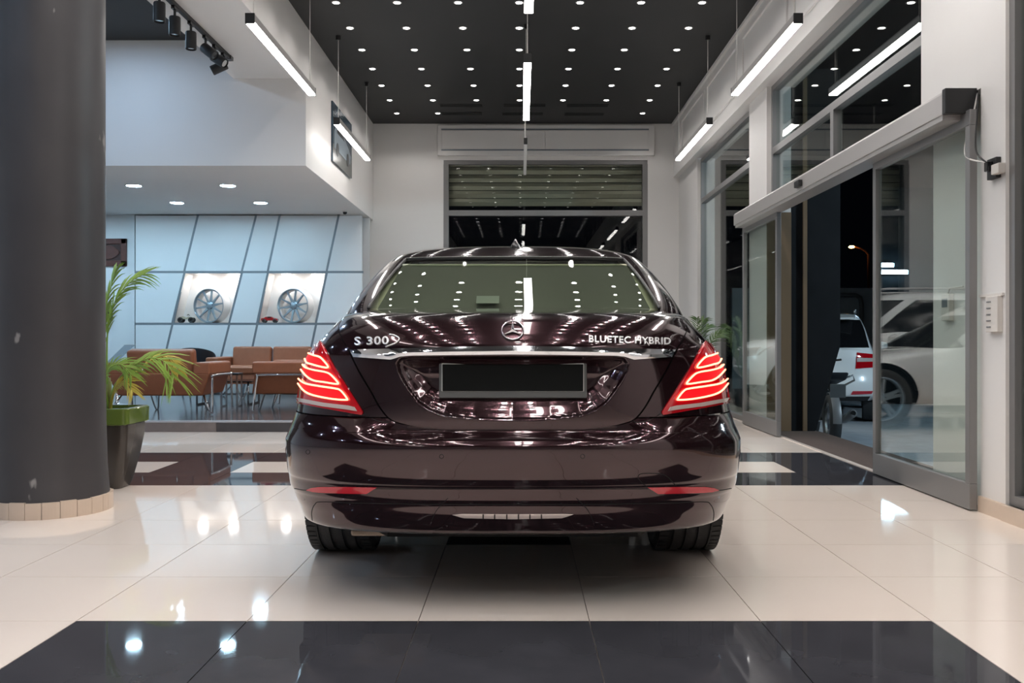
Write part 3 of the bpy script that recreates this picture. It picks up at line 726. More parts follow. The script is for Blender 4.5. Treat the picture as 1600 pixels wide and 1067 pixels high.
MB().prism([(-.11, -.03, .06), (.10, -.03, .055), (.11, -.03, .09), (.04, -.03, .10), (.0, -.03, .08), (-.05, -.03, .105), (-.12, -.03, .09)], (0, .06, 0)).build('body', 'toy_cream', q, bevel=.006)
MB().tube([(.03, -.05, .12), (.03, 0, .135), (.03, .05, .12)], .006, 6).build('handlebar', 'black_matte', q)
q = thing('toy_car', 'small red model car in the wall niche', 'model car', (P(421.5, 0, YW+.06).x, YW+.07, zn))
for (sx, sy_) in ((-.085, -.045), (.085, -.045), (-.085, .05), (.085, .05)): MB().lathe([(.012, -.014), (.030, -.012), (.032, 0), (.030, .012), (.012, .014)], 16, 'y', (sx, sy_, .033), closed=True).build('wheel', 'rubber', q, smooth=True)
MB().prism([(-.13, -.05, .035), (.13, -.05, .035), (.13, -.05, .065), (.07, -.05, .078), (.03, -.05, .10), (-.05, -.05, .10), (-.09, -.05, .078), (-.13, -.05, .07)], (0, .10, 0)).build('body', 'toy_red', q, bevel=.008)
MB().prism([(-.04, -.052, .08), (.035, -.052, .08), (.02, -.052, .095), (-.03, -.052, .095)], (0, .104, 0)).build('cabin_window', 'black_gloss', q)

# ------------------------------------------------------------------ things on the right pier
mb_ = thing('meter_box', 'small grey wall box with a display behind the sliding glass leaf', 'meter box', (2.72, 5.84, 1.19))
MB().box(-.035, 0, -.055, .055, -.085, .085).build('case', 'device_white', mb_, bevel=.006); MB().box(-.038, -.035, -.035, .035, .0, .055).build('display', 'screen_grey', mb_)
MB().tube([(-.015, .0, .085), (-.015, -.03, .12), (-.015, -.2, .12)], .006, 6).build('conduit', 'device_white', mb_)
sb = thing('wall_socket', 'black-framed wall socket with a plug hanging off the white pier', 'socket', (XR, 5.10, P(0, 262, 5.1).z))
MB().box(-.03, 0, -.035, .065, -.06, .055).build('plate', 'black_matte', sb, bevel=.004); MB().box(-.05, -.01, -.10, -.02, -.045, .01).build('junction_box', 'device_white', sb, bevel=.004)
MB().box(-.065, -.03, -.01, .03, -.02, .035).build('plug', 'black_gloss', sb, bevel=.006)
so = Vector(sb.location)
wo = thing('power_cord', 'black and white cords dangling from the door operator to the socket', 'cord', (XR-.02, 5.25, 2.2))
co = Vector(wo.location); end = so+Vector((-.06, .01, .03)); stt = Vector((XR-.02, 5.285, 2.40))
for (mm, sag) in (('wire_black', .03), ('wire_white', .16)):
    mid = (end+stt)/2+Vector((-.02, sag, -.12)); MB().tube([Vector(p)-co for p in smooth_path([stt, stt*.6+mid*.4, mid, end], 24)], .005, 6).build('cord', mm, wo, smooth=True)
lv = thing('wall_vent_box', 'white slotted box on the pier between door and window', 'wall box', (XR, 5.12, P(0, 491, 5.15).z))
MB().box(-.03, 0, -.07, .06, -.10, .10).build('case', 'device_white', lv, bevel=.004)
for k in range(5): MB().box(-.033, -.03, .0, .045, -.075+.035*k, -.068+.035*k).build('slot', 'frame_grey', lv)
MB().box(-.012, 0, -.09, .17, .10, .115).build('trunking', 'device_white', lv)

# ================================================================== CARS: bodies are stacks of plan outlines
def outline(z, K, n=260):
    """dense half outline (x>=0) at height z from the rear centre round the corner, along the side, to the front centre"""
    W, dr, df, B, nn, Bf = K['W'](z), K['dr'](z), K['df'](z), K['B'](z), K['n'](z), K['Bf'](z)
    L = max(.02, df-dr); B = min(B, L*.45); Bf = min(Bf, L*.45)
    a = np.linspace(0, PI/2, n); e = 2/nn
    x1 = W*np.sin(a)**e; y1 = dr+B*(1-np.cos(a)**e)
    s = np.linspace(0, 1, 80)[1:-1]; x2 = W+0*s; y2 = dr+B+(L-B-Bf)*s
    if 'bulge' in K:
        e_ = np.clip(np.minimum(s, 1-s)*8, 0, 1); x2 = W+K['bulge']*e_*e_*(3-2*e_)
    a3 = np.linspace(PI/2, 0, n//2); x3 = W*np.sin(a3)**e; y3 = df-Bf*(1-np.cos(a3)**e)
    X = np.concatenate([x1, x2, x3]); Y = np.concatenate([y1, y2, y3])
    s = np.concatenate([[0], np.cumsum(np.hypot(np.diff(X), np.diff(Y)))])
    return X, Y, s, s[n-1], s[n+77]        # arc positions where corner ends and front begins
def samp(o, t): return np.interp(t, o[2], o[0]), np.interp(t, o[2], o[1])
def sheet(rows, mirror=None):
    """rows: list of (x[],y[],z) with equal counts -> verts, faces; mirror: 'centre' joins both halves, 'sides' makes two sheets"""
    if mirror == 'centre': rows = [(np.concatenate([-x[:0:-1], x]), np.concatenate([y[:0:-1], y]), z) for (x, y, z) in rows]
    m = len(rows[0][0]); V = [(float(x[k]), float(y[k]), z) for (x, y, z) in rows for k in range(m)]
    Fc = [(i*m+k, i*m+k+1, (i+1)*m+k+1, (i+1)*m+k) for i in range(len(rows)-1) for k in range(m-1)]
    if mirror == 'sides':
        o = len(V); V += [(-v[0], v[1], v[2]) for v in V]; Fc += [tuple(i+o for i in f[::-1]) for f in Fc]
    return V, Fc
def side_pair(name, rows, material, parent):
    V, Fc = sheet(rows)
    mesh_obj(name, V, Fc, material, parent); mesh_obj(name, [(-v[0], v[1], v[2]) for v in V], [f[::-1] for f in Fc], material, parent)
def zrows(K, z0, z1, step):
    """heights spaced evenly along the rear profile"""
    zz = np.linspace(z0, z1, 3000); d = np.array([K['dr'](z) for z in zz]); s = np.concatenate([[0], np.cumsum(np.hypot(np.diff(zz), np.diff(d)))])
    return np.interp(np.linspace(0, s[-1], max(3, int(s[-1]/step)+1)), s, zz)
def mesh_obj(name, V, Fc, material, parent, smooth=True, weld=1e-5):
    me = bpy.data.meshes.new(name); me.from_pydata(V, [], Fc); me.update()
    bm = bmesh.new(); bm.from_mesh(me); bmesh.ops.remove_doubles(bm, verts=bm.verts, dist=weld); bmesh.ops.recalc_face_normals(bm, faces=bm.faces); bm.to_mesh(me); bm.free()
    return link(name, me, material, parent, smooth)
def cut_arches(V, Fc, arches):
    """open round wheel arches in side sheets: arches = (y, z, r); keeps faces outside, snaps their rim on to the circle"""
    V = [list(v) for v in V]; keep = []
    ins = [any(math.hypot(v[1]-y, v[2]-z) < r and abs(v[0]) > .5 for (y, z, r) in arches) for v in V]
    for f in Fc:
        if all(ins[i] for i in f): continue
        keep.append(f)
    for i in {i for f in keep for i in f if ins[i]}:
        for (y, z, r) in arches:
            d = math.hypot(V[i][1]-y, V[i][2]-z)
            if 1e-6 < d < r: V[i][1] = y+(V[i][1]-y)*r/d; V[i][2] = z+(V[i][2]-z)*r/d
    return [tuple(v) for v in V], keep
def tyre(t, R, wd, face, rim_r, nsp=5, dbl=False, grooves=True, m_rim='rim_silver', wsp=.07):
    h = wd/2; prof = [(rim_r, -h*.80), (rim_r+.03, -h*.97), ((R+rim_r)/2, -h*1.02), (R-.028, -h*.97), (R-.010, -h*.86)]
    if grooves:
        for g in (-.56, -.19, .19, .56):
            for (q, dd) in ((-.055, 0), (-.05, .009), (.05, .009), (.055, 0)): prof.append((R-.003*abs(g)-dd, h*(g+q)))
    prof += [(R-.010, h*.86), (R-.028, h*.97), ((R+rim_r)/2, h*1.02), (rim_r+.03, h*.97), (rim_r, h*.80)]
    MB().lathe(prof, 72, 'x', closed=True).build('tyre', 'rubber', t, smooth='auto')
    if grooves:      # shoulder blocks: short cross grooves cut as dark ribs proud of the shoulder
        b = MB()
        for k in range(64):
            a = 2*PI*k/64
            for s in (-1, 1):
                i0 = len(b.v); b.box(min(s*h*.66, s*h*.95), max(s*h*.66, s*h*.95), -.012, .012, R-.012, R-.0015); b.xf(Matrix.Rotation(a, 4, 'X'), i0)
        b.build('tread_blocks', 'rubber', t)['kind'] = 'stuff'
    rim_parts(t, rim_r, wd*.85, face, nsp, m_rim, 'steel', dbl, wsp=wsp)
def add_wheels(root, axles, R, wd, xc, nsp=5, rim=.25, dbl=False, grooves=False, m_rim='rim_silver', wsp=.07):
    for y in axles:
        for s in (-1, 1):
            e = bpy.data.objects.new('wheel', None); COL.objects.link(e); e.parent = root; e.location = (s*xc, y, R); e.empty_display_size = .1
            tyre(e, R, wd, s, rim, nsp, dbl, grooves, m_rim, wsp)
def arch_liner(root, axles, R, xc, wd):
    for y in axles:
        for s in (-1, 1):
            MB().lathe([(1e-3, -.16), (R+.05, -.16), (R+.05, .10)], 32, 'x', (s*(xc-.02) if s > 0 else s*(xc-.02), y, R), a0=0, a1=PI).build('arch_liner', 'underbody', root)

# ---------------------------------------------------------------- the dark sedan
YR = 3.22; CX = -.031
car = thing('sedan', 'dark aubergine luxury sedan seen from behind with lit red tail lights', 'car', (CX, YR, 0))
S = 1.0
K = dict(
    W=interp([(z, w_*S) for z, w_ in ((.26, .80), (.285, .832), (.31, .850), (.35, .869), (.39, .884), (.43, .897), (.50, .904), (.56, .908), (.60, .906), (.62, .900), (.66, .886), (.72, .876), (.78, .866), (.86, .848), (.94, .812), (1.0, .772), (1.05, .728), (1.09, .700), (1.13, .66))]),
    dr=interp([(.26, .20), (.285, .098), (.296, .076), (.32, .062), (.36, .051), (.405, .044), (.412, .040), (.44, .036), (.466, .032), (.472, .026), (.52, .012), (.57, .003), (.605, .0), (.618, .003), (.630, .014), (.645, .040), (.655, .060), (.662, .066), (.70, .062), (.75, .060), (.85, .058), (.92, .056), (.96, .060), (1.0, .075), (1.03, .092), (1.055, .115), (1.072, .150), (1.085, .215), (1.097, .33), (1.110, .50), (1.125, .70), (1.14, .95)]),
    df=interp([(.26, 4.75), (.30, 4.9), (.45, 5.08), (.6, 5.1), (.72, 5.04), (.80, 4.9), (.88, 4.5), (.95, 4.0), (.985, 3.7), (.99, 2.0), (1.14, 1.75)]),
    B=interp([(.26, .5), (.35, .6), (.9, .62), (1.05, .60), (1.10, .50), (1.14, .42)]),
    n=interp([(.26, 2.9), (.6, 3.0), (1.0, 2.9), (1.14, 2.7)]),
    Bf=interp([(.26, .9), (.9, 1.0), (1.14, .5)]), bulge=.042)
xb = interp([(.6525, .0), (.655, .09), (.664, .231), (.679, .371), (.697, .433), (.731, .469), (.80, .512), (.87, .557), (.952, .606), (1.0, .645), (1.045, .675), (1.075, .668), (1.10, .65), (1.125, .62)])
def arc_at_x(o, x): return float(np.interp(x, o[0][:260], o[2][:260])) if x > 0 else 0.0
ZS, ZT = .708, 1.125
lid_rows, q_rows, bmp_rows, side_rows = [], [], [], []
for z in zrows(K, .6535, ZT, .0042):
    o = outline(z, K); sbx = arc_at_x(o, max(xb(z), .006))-.0045
    x, y = samp(o, np.linspace(0, max(sbx, .001), 110)); lid_rows.append((x, y, z))
for z in zrows(K, ZS, ZT+.012, .006):
    o = outline(z, K); sbx = arc_at_x(o, xb(z))+.003
    t = np.concatenate([np.linspace(sbx, o[3], 70), np.linspace(o[3], o[4], 60)[1:], np.linspace(o[4], o[2][-1], 30)[1:]])
    x, y = samp(o, t); q_rows.append((x, y, z))
for z in zrows(K, .285, ZS-.004, .005):
    o = outline(z, K); x_ = xb(z) if z > .6535 else 0; sbx = arc_at_x(o, x_)+(.003 if x_ > 0 else 0)
    x, y = samp(o, np.linspace(sbx, o[3]+.02, 120)); bmp_rows.append((x, y, z))
    t = np.concatenate([np.linspace(o[3]+.025, o[4], 170), np.linspace(o[4], o[2][-1], 30)[1:]]); x, y = samp(o, t); side_rows.append((x, y, z))
# inner returns at the shut lines
def with_lip(rows, first=False, last=False, d=.018):
    out = []
    for (x, y, z) in rows:
        if last: x = np.append(x, x[-1]-.004); y = np.append(y, y[-1]+d)
        if first: x = np.insert(x, 0, x[0]+.001); y = np.insert(y, 0, y[0]+d)
        out.append((x, y, z))
    return out
# towards the corners the bumper shelf rises gently up to the tail lights
d_side = interp([(.600, K['dr'](.600)), (.615, .0012), (.64, .008), (.67, .024), (.695, .046), (.710, .0622)])
def shelf(rows):
    out = []
    for (x, y, z) in rows:
        if .603 < z < .709:
            q_ = np.clip((np.abs(x)-.30)/.30, 0, 1); q_ = q_*q_*(3-2*q_); y = y+(d_side(z)-K['dr'](z))*q_
        out.append((x, y, z))
    return out
bmp_rows, side_rows = shelf(bmp_rows), shelf(side_rows)
Vl, Fl = sheet(lid_rows, 'centre'); Vq, Fq = sheet(q_rows, 'sides'); Vb, Fb = sheet(bmp_rows, 'sides'); Vs, Fs = sheet(side_rows, 'sides')
# greenhouse
G = dict(
    W=interp([(.95, .835), (1.0, .815), (1.06, .795), (1.12, .778), (1.187, .757), (1.25, .737), (1.319, .712), (1.38, .682), (1.41, .662), (1.432, .640), (1.46, .59), (1.475, .545), (1.49, .44), (1.497, .36), (1.503, .25), (1.508, .06)]),
    dr=interp([(.95, .5), (1.06, .60), (1.123, .68), (1.397, 1.35), (1.432, 1.445), (1.46, 1.545), (1.475, 1.625), (1.49, 1.75), (1.497, 1.84), (1.503, 1.95), (1.508, 2.12)]),
    df=interp([(.95, 4.15), (1.0, 4.0), (1.1, 3.74), (1.40, 3.06), (1.46, 2.88), (1.49, 2.7), (1.508, 2.4)]),
    B=interp([(.95, .62), (1.12, .60), (1.4, .50), (1.47, .5), (1.49, .4), (1.508, .1)]),
    n=interp([(.95, 3.3), (1.4, 3.3), (1.508, 2.6)]),
    Bf=interp([(.95, .75), (1.4, .6), (1.508, .1)]))
g_all = []
for z in zrows(G, 1.0, 1.508, .012):
    o = outline(z, G); t = np.concatenate([np.linspace(0, o[3], 70), np.linspace(o[3], o[4], 50)[1:], np.linspace(o[4], o[2][-1], 30)[1:]])
    x, y = samp(o, t); g_all.append((x, y, z))
Vg, Fg = sheet(g_all, 'centre')
# projector on to the whole smooth skin
AV, AF = [], []
for (v, f) in ((Vl, Fl), (Vq, Fq), (Vb, Fb), (Vs, Fs), (Vg, Fg)):
    o = len(AV); AV += v; AF += [tuple(i+o for i in q) for q in f]
BVH = BVHTree.FromPolygons(AV, AF)
EYE = Vector((-CX, -YR, CH))
def hit(x, y):
    """car point under a photo pixel, with the outward normal"""
    d = Vector(((x-VX)/F, 1, -(y-VY)/F)).normalized(); r = BVH.ray_cast(EYE, d)
    if r[0] is None:
        r = BVH.find_nearest(EYE+d*(3.75/d.y))
    p, n = r[0], r[1]
    if n.dot(d) > 0: n = -n
    return p, n
def patch(name, A, B_, nu, nv, off, material, parent, mirror=True, thick=.006, prof=None, smooth=True):
    """skin patch ruled between two photo-pixel curves, laid on the body and given a thickness"""
    a, c = resample(A, nu), resample(B_, nu); Vv = []; N = []
    for i in range(nu):
        for j in range(nv):
            s = j/(nv-1); q = a[i]*(1-s)+c[i]*s; p, n = hit(*q); h = off+(prof(s, i/(nu-1)) if prof else 0)
            edge = i in (0, nu-1) or j in (0, nv-1)
            Vv.append(p+n*h); N.append(n)
    Fc = [(i*nv+j, (i+1)*nv+j, (i+1)*nv+j+1, i*nv+j+1) for i in range(nu-1) for j in range(nv-1)]
    ring = [i*nv for i in range(nu)]+[(nu-1)*nv+j for j in range(1, nv)]+[i*nv+nv-1 for i in range(nu-2, -1, -1)]+[j for j in range(nv-2, 0, -1)]
    o = len(Vv); Vv = Vv+[Vv[k]-N[k]*thick for k in ring]; m = len(ring)
    Fc += [(ring[k], o+k, o+(k+1) % m, ring[(k+1) % m]) for k in range(m)]
    Vt = [tuple(v) for v in Vv]; obs = [mesh_obj(name, Vt, Fc, material, parent, 'auto' if smooth else False)]
    if mirror is True: obs.append(mesh_obj(name, [(-v[0], v[1], v[2]) for v in Vt], [f[::-1] for f in Fc], material, parent, 'auto' if smooth else False))
    return obs
def skin_line(name, pts, r, material, parent, mirror=True, off=0.0, smooth_it=True, closed=False, n=60):
    path = smooth_path(pts, n, closed) if smooth_it else resample(pts, n)
    P3 = [];
    for q in path: p, nn = hit(*q); P3.append(p+nn*off)
    MB().tube(P3, r, 6, closed).build(name, material, parent, smooth=True)
    if mirror: MB().tube([(-p.x, p.y, p.z) for p in P3], r, 6, closed).build(name, material, parent, smooth=True)
# recess for the number plate, pressed into the lid
def pxz(x, y, Y=3.30): return ((x-VX)*Y/F-CX, CH-(y-VY)*Y/F)
half = [pxz(*q) for q in ((801, 555.5), (700, 556), (640, 557.5), (625, 560), (619.5, 568), (622.5, 582), (631, 598), (642.5, 615), (653, 628), (668, 639), (692, 648.5), (740, 653.5), (801, 655.5))]
poly = np.array(half+[(-x, z) for (x, z) in half[-2:0:-1]])
def sdist(p):
    a = poly; c = np.roll(poly, -1, 0); ab = c-a; ap = p-a; t = np.clip((ap*ab).sum(1)/(ab*ab).sum(1), 0, 1); q = a+ab*t[:, None]
    dd = np.hypot(*(p-q).T); k = int(dd.argmin())
    ins = np.sum(((a[:, 1] > p[1]) != (c[:, 1] > p[1])) & (p[0] < (c[:, 0]-a[:, 0])*(p[1]-a[:, 1])/(c[:, 1]-a[:, 1]+1e-12)+a[:, 0])) % 2 == 1
    return (dd[k] if ins else -dd[k])
ztop, zbot = pxz(801, 555.5)[1], pxz(801, 655.5)[1]
Vl2 = []
for v in Vl:
    x, y, z = v
    if abs(x) < .45 and zbot-.01 < z < ztop+.01:
        d = sdist(np.array((x, z)))
        if d > 0:
            dt = ztop-z; st = min(1, dt/.012)
            wall = min(1, d/.045); wall = wall*wall*(3-2*wall)
            inner = min(1, max(0, (d-.03)/.05)); inner = inner*inner*(3-2*inner)
            y += st*(.018*min(1, d/.004)+.026*wall+.016*inner)
    Vl2.append((x, y, z))
lid = mesh_obj('boot_lid', Vl2, Fl, 'paint_aubergine', car)
Vq, Fq = cut_arches(Vq, Fq, [(1.14, .335, .385), (4.2, .335, .385)]); Vs, Fs = cut_arches(Vs, Fs, [(1.14, .335, .385), (4.2, .335, .385)]); Vb, Fb = cut_arches(Vb, Fb, [(1.14, .335, .385)])
mesh_obj('body_shell', Vq, Fq, 'paint_aubergine', car); bumper = mesh_obj('rear_bumper', Vb, Fb, 'paint_aubergine', car); mesh_obj('body_side', Vs, Fs, 'paint_aubergine', car)
# dark sealing surface just behind the shut lines
gap = []
for z in zrows(K, .60, ZT-.004, .012):
    oo = outline(z, K); x_ = xb(z) if z > .6535 else 0.0; s0 = arc_at_x(oo, max(0, x_-.05)); s1 = arc_at_x(oo, min(x_+.05, oo[0].max()*.985))
    x, y = samp(oo, np.linspace(s0, s1, 14)); gap.append((x, y+.075 if z < .735 else y+.030, z))
Vx, Fx = sheet(gap, 'sides'); mesh_obj('seal', Vx, Fx, 'underbody', car)
# under tray and valance
MB().prism([(-.46, .17, .262), (.46, .17, .262), (.60, .45, .255), (.60, 4.5, .255), (-.60, 4.5, .255), (-.60, .45, .255)], (0, 0, .035)).build('under_tray', 'underbody', car)
MB().box(-.62, -.34, .30, .62, .235, .262).build('heat_shield', 'heat_shield', car, bevel=.01)
# greenhouse parts: rear window, roof and pillars, side windows, windscreen
ZG0, ZG1, UG = 1.121, 1.392, .815
def uarc(o, u): return float(np.interp(u*o[0].max(), o[0][:260], o[2][:260]))
rw, cp, rf, ws_, sw_ = [], [], [], [], []
for z in zrows(G, ZG0, ZG1, .012):
    o = outline(z, G); su = uarc(o, UG); x, y = samp(o, np.linspace(0, su, 40)); rw.append((x, y-.001, z))
    f0, f1 = max(o[3], su)+.02, o[4]
for z in zrows(G, 1.0, ZG1, .012):
    o = outline(z, G); su = uarc(o, UG); t = np.linspace(su, o[3]+.20, 40); x, y = samp(o, t); cp.append((x, y, z))
    t = np.linspace(o[3]+.20, o[4]+.02, 60); x, y = samp(o, t); sw_.append((x, y, z))
    t = np.linspace(o[4]+.02, o[2][-1], 40); x, y = samp(o, t); ws_.append((x, y, z))
for z in zrows(G, ZG1, 1.508, .006):
    o = outline(z, G); t = np.concatenate([np.linspace(0, o[3], 60), np.linspace(o[3], o[4], 50)[1:], np.linspace(o[4], o[2][-1], 30)[1:]]); x, y = samp(o, t); rf.append((x, y, z))
V_, F_ = sheet(rw, 'centre'); glass_rear = mesh_obj('rear_window', V_, F_, 'car_glass', car)
side_pair('rear_pillar', cp, 'paint_aubergine', car)
side_pair('side_window', [r for r in sw_ if r[2] > 1.03], 'black_gloss', car)
V_, F_ = sheet(ws_, 'centre'); mesh_obj('windscreen', V_, F_, 'car_glass', car)
V_, F_ = sheet(rf, 'centre'); mesh_obj('roof', V_, F_, 'paint_aubergine', car)
# ceramic band round the rear window
def win_line(u0, r, mname, nm):
    pts = []
    for (x, y, z) in rw: pts.append(Vector((x[-1], y[-1], z)))
    MB().tube(pts, r, 6).build(nm, mname, car, smooth=True); MB().tube([(-p.x, p.y, p.z) for p in pts], r, 6).build(nm, mname, car, smooth=True)
    x, y, z = rw[-1]; MB().tube([(-a, c, z) for a, c in zip(x[::-1], y[::-1])]+[(a, c, z) for a, c in zip(x, y)][1:], r, 6).build(nm, mname, car, smooth=True)
win_line(UG, .007, 'plastic_dark', 'window_seal')
# chrome strip along the side windows and the roof ditch moulding
for s in (-1, 1):
    pts = []
    for (x, y, z) in cp:
        if 1.04 < z: pts.append((s*(x[-2]+.004), y[-2], z))
    MB().tube(pts, .006, 6).build('window_trim', 'chrome_car', car, smooth=True)
    pts = []
    for (x, y, z) in cp[::-1]:
        k = int(len(x)*.62)
        if z > 1.08: pts.append((s*(x[k]+.003), y[k], z))
    MB().tube(pts, .0045, 6).build('roof_moulding', 'chrome_car', car, smooth=True)
    x, y, z = sw_[-1]; MB().tube([(s*(a+.003), c, z) for a, c in zip(x, y)], .006, 6).build('window_trim', 'chrome_car', car, smooth=True)
    zz = [r for r in sw_ if r[2] > 1.03][0]; MB().tube([(s*(a+.003), c, zz[2]) for a, c in zip(zz[0], zz[1])], .007, 6).build('window_trim', 'chrome_car', car, smooth=True)
# cabin seen through the rear window
inn = []
for z in zrows(G, 1.06, 1.385, .03):
    o = outline(z, G); su = uarc(o, .80); x, y = samp(o, np.linspace(su, o[3]+.8, 16)); inn.append((x*.955, y+.05, z))
side_pair('pillar_trim', inn, 'beige_trim', car)
inn = []
for z in (1.39, 1.42, 1.45):
    o = outline(z, G); x, y = samp(o, np.linspace(0, o[3]+.9, 30)); inn.append((x*.94, y+.06, z-.01))
V_, F_ = sheet(inn, 'centre'); mesh_obj('headliner', V_, F_, 'blind', car)
MB().box(-.70, .70, .72, 1.3, 1.06, 1.10).build('parcel_shelf', 'plastic_dark', car)
o0, o1 = outline(1.11, G), outline(1.335, G)
bl = []
for z, kk in ((1.10, .76), (1.35, .79)):
    o = outline(z, G); xw = o[0].max()*kk; y0_ = G['dr'](z)+.09; bl.append((np.linspace(0, xw, 12), np.full(12, y0_), z))
V_, F_ = sheet(bl, 'centre'); mesh_obj('sun_blind', V_, F_, 'blind', car)
MB().tube([(-bl[1][0][-1], bl[1][1][0], 1.35), (bl[1][0][-1], bl[1][1][0], 1.35)], .008, 6).build('blind_rail', 'beige_trim', car, smooth=True)
for s in (-1, 1):
    c = MB(); c.box(s*.38-.13, s*.38+.13, 1.22, 1.32, 1.02, 1.22); c.build('headrest', 'beige_trim', car, bevel=.04, seg=3)
MB().prism([(-.165, G['dr'](1.15)+.075, 1.145), (-.065, G['dr'](1.15)+.075, 1.145), (-.065, G['dr'](1.18)+.075, 1.18), (-.165, G['dr'](1.18)+.075, 1.18)], (0, .002, 0)).build('paper_slip', 'paper', car)
# wheels
add_wheels(car, (1.14, 4.2), .335, .285, .785, 5, .24, True, True, 'rim_silver', .05)
arch_liner(car, (1.14, 4.2), .335, .785, .285)
MB().box(-.6, .6, 1.08, 1.2, .27, .36).build('rear_axle', 'underbody', car)
# tail lights
outer = [(502.5, 534), (496, 537.5), (486, 545), (476, 556), (470, 571), (467.5, 590), (466, 606), (465, 622), (465.5, 630)]
inner = [(504, 535), (509, 545), (516, 560), (524, 575), (535, 592), (547, 611), (558, 628), (568, 644), (566, 648)]
for s_obj in patch('tail_light', outer, inner, 44, 24, .006, 'lens_red', car, thick=.02, prof=lambda s, u: .006*math.sin(PI*s)**.5): tl = s_obj
zx = lambda x, y: (440+x/5.93, 520+y/5.93)
glow = [([(262, 205), (250, 240), (262, 282), (330, 300)], [(330, 224), (385, 238), (430, 285), (452, 318)]), ([(225, 318), (225, 355), (262, 400), (330, 438)], [(330, 360), (430, 372), (500, 420), (540, 465)]), ([(198, 455), (200, 490), (250, 540), (330, 574)], [(330, 495), (510, 522), (585, 565), (620, 612)])]
for (A, Bc) in glow: patch('light_guide', [zx(*q) for q in A], [zx(*q) for q in Bc], 14, 12, .0135, 'tail_glow', car, thick=.002)
loops = [[(268, 200), (330, 221), (385, 236), (425, 272), (458, 315), (446, 328), (380, 318), (320, 303), (268, 288), (246, 252)],
         [(216, 292), (255, 330), (330, 351), (430, 367), (482, 390), (546, 460), (534, 475), (430, 460), (330, 445), (268, 410), (214, 350)],
         [(192, 432), (250, 472), (380, 496), (520, 516), (572, 535), (628, 606), (616, 620), (480, 610), (320, 578), (242, 540), (188, 475)]]
for L in loops: skin_line('led_loop', [zx(*q) for q in L], .0034, 'tail_led', car, off=.016, n=70)
patch('reversing_light', [zx(170, 603), zx(420, 648), zx(640, 672), zx(690, 685)], [zx(190, 640), zx(400, 680), zx(620, 708), zx(712, 722)], 30, 5, .014, 'lens_clear', car, thick=.004)
# chrome strip, badges, star
patch('chrome_strip', [(546.5, 546.5), (600, 545), (700, 542), (801, 540.5)], [(552.5, 558), (612, 562), (626, 557.5), (640, 556), (700, 555), (801, 554)], 90, 9, .003, 'chrome_car', car, thick=.012, prof=lambda s, u: .011*(1-abs(s-.62)/.62 if s < .62 else 1-(s-.62)/.38*.35)*min(1, u*14))
cst = [o for o in car.children if o.name.startswith('chrome_strip')]
def star_badge():
    p, n = hit(801, 517); R = 17.3*(YR+p.y)/F; q = n.to_track_quat('Z', 'Y').to_matrix().to_4x4(); M = Matrix.Translation(p+n*.006) @ q
    e = bpy.data.objects.new('star_emblem', None); COL.objects.link(e); e.parent = car; e.matrix_local = M; e.empty_display_size = .03
    b = MB(); b.lathe([(R-.004, .0), (R-.0025, .003), (R-.0005, .0035), (R+.001, .001), (R, -.006), (R-.004, -.006)], 48, closed=True); b.build('ring', 'chrome_car', e, smooth=True)
    up = (M.to_3x3().inverted() @ Vector((0, 0, 1))); a0 = math.atan2(up.y, up.x); b = MB()
    for k in range(3):
        a = a0+2*PI*k/3; t = (R*.97*math.cos(a), R*.97*math.sin(a), .0015); l = (R*.17*math.cos(a+PI/3), R*.17*math.sin(a+PI/3), 0); r = (R*.17*math.cos(a-PI/3), R*.17*math.sin(a-PI/3), 0)
        b.add([(0, 0, .006), t, l, r, (0, 0, -.004)], [(0, 2, 1), (0, 1, 3), (4, 1, 2), (4, 3, 1)])
    b.build('star', 'chrome_car', e)
star_badge()
def badge(name, text, x0, x1, yb0, yb1, h, material='badge_silver', shear=0.0):
    cu = bpy.data.curves.new(name, 'FONT'); cu.body = text; cu.size = 1; cu.extrude = .5; cu.offset = .012; cu.space_character = 1.08; cu.resolution_u = 3
    tmp = bpy.data.objects.new(name, cu); COL.objects.link(tmp); dg = bpy.context.evaluated_depsgraph_get(); me = bpy.data.meshes.new_from_object(tmp.evaluated_get(dg)); bpy.data.objects.remove(tmp)
    co = np.empty(len(me.vertices)*3); me.vertices.foreach_get('co', co); co = co.reshape(-1, 3); mn, mx = co.min(0), co.max(0)
    for v, c in zip(me.vertices, co):
        u = (c[0]-mn[0])/(mx[0]-mn[0]); vv = (c[1]-mn[1])/(mx[1]-mn[1]); x = x0+(x1-x0)*u+shear*vv; y = yb0+(yb1-yb0)*u-h*vv
        p, n = hit(x, y); v.co = p+n*(.0055 if c[2] > 0 else -.003)
    me.update(); me.materials.clear(); return link(name, me, material, car)
badge('model_badge', 'S 300', 555, 608, 540, 538.5, 12.5)
badge('model_badge', 'BLUETEC HYBRID', 920, 1047, 535, 539, 10.5)
skin_line('glare_arc', [(609, 523), (617, 524.5), (624, 529.5), (619, 536), (603, 542)], .0028, 'badge_silver', car, False, .003, n=24)  # glare on the lid, built as a solid silver arc beside the lettering
skin_line('glare_arc', [(1005, 529), (1008, 533), (1014, 540)], .0024, 'badge_silver', car, False, .003, n=12)  # second, shorter glint, also built as a silver line
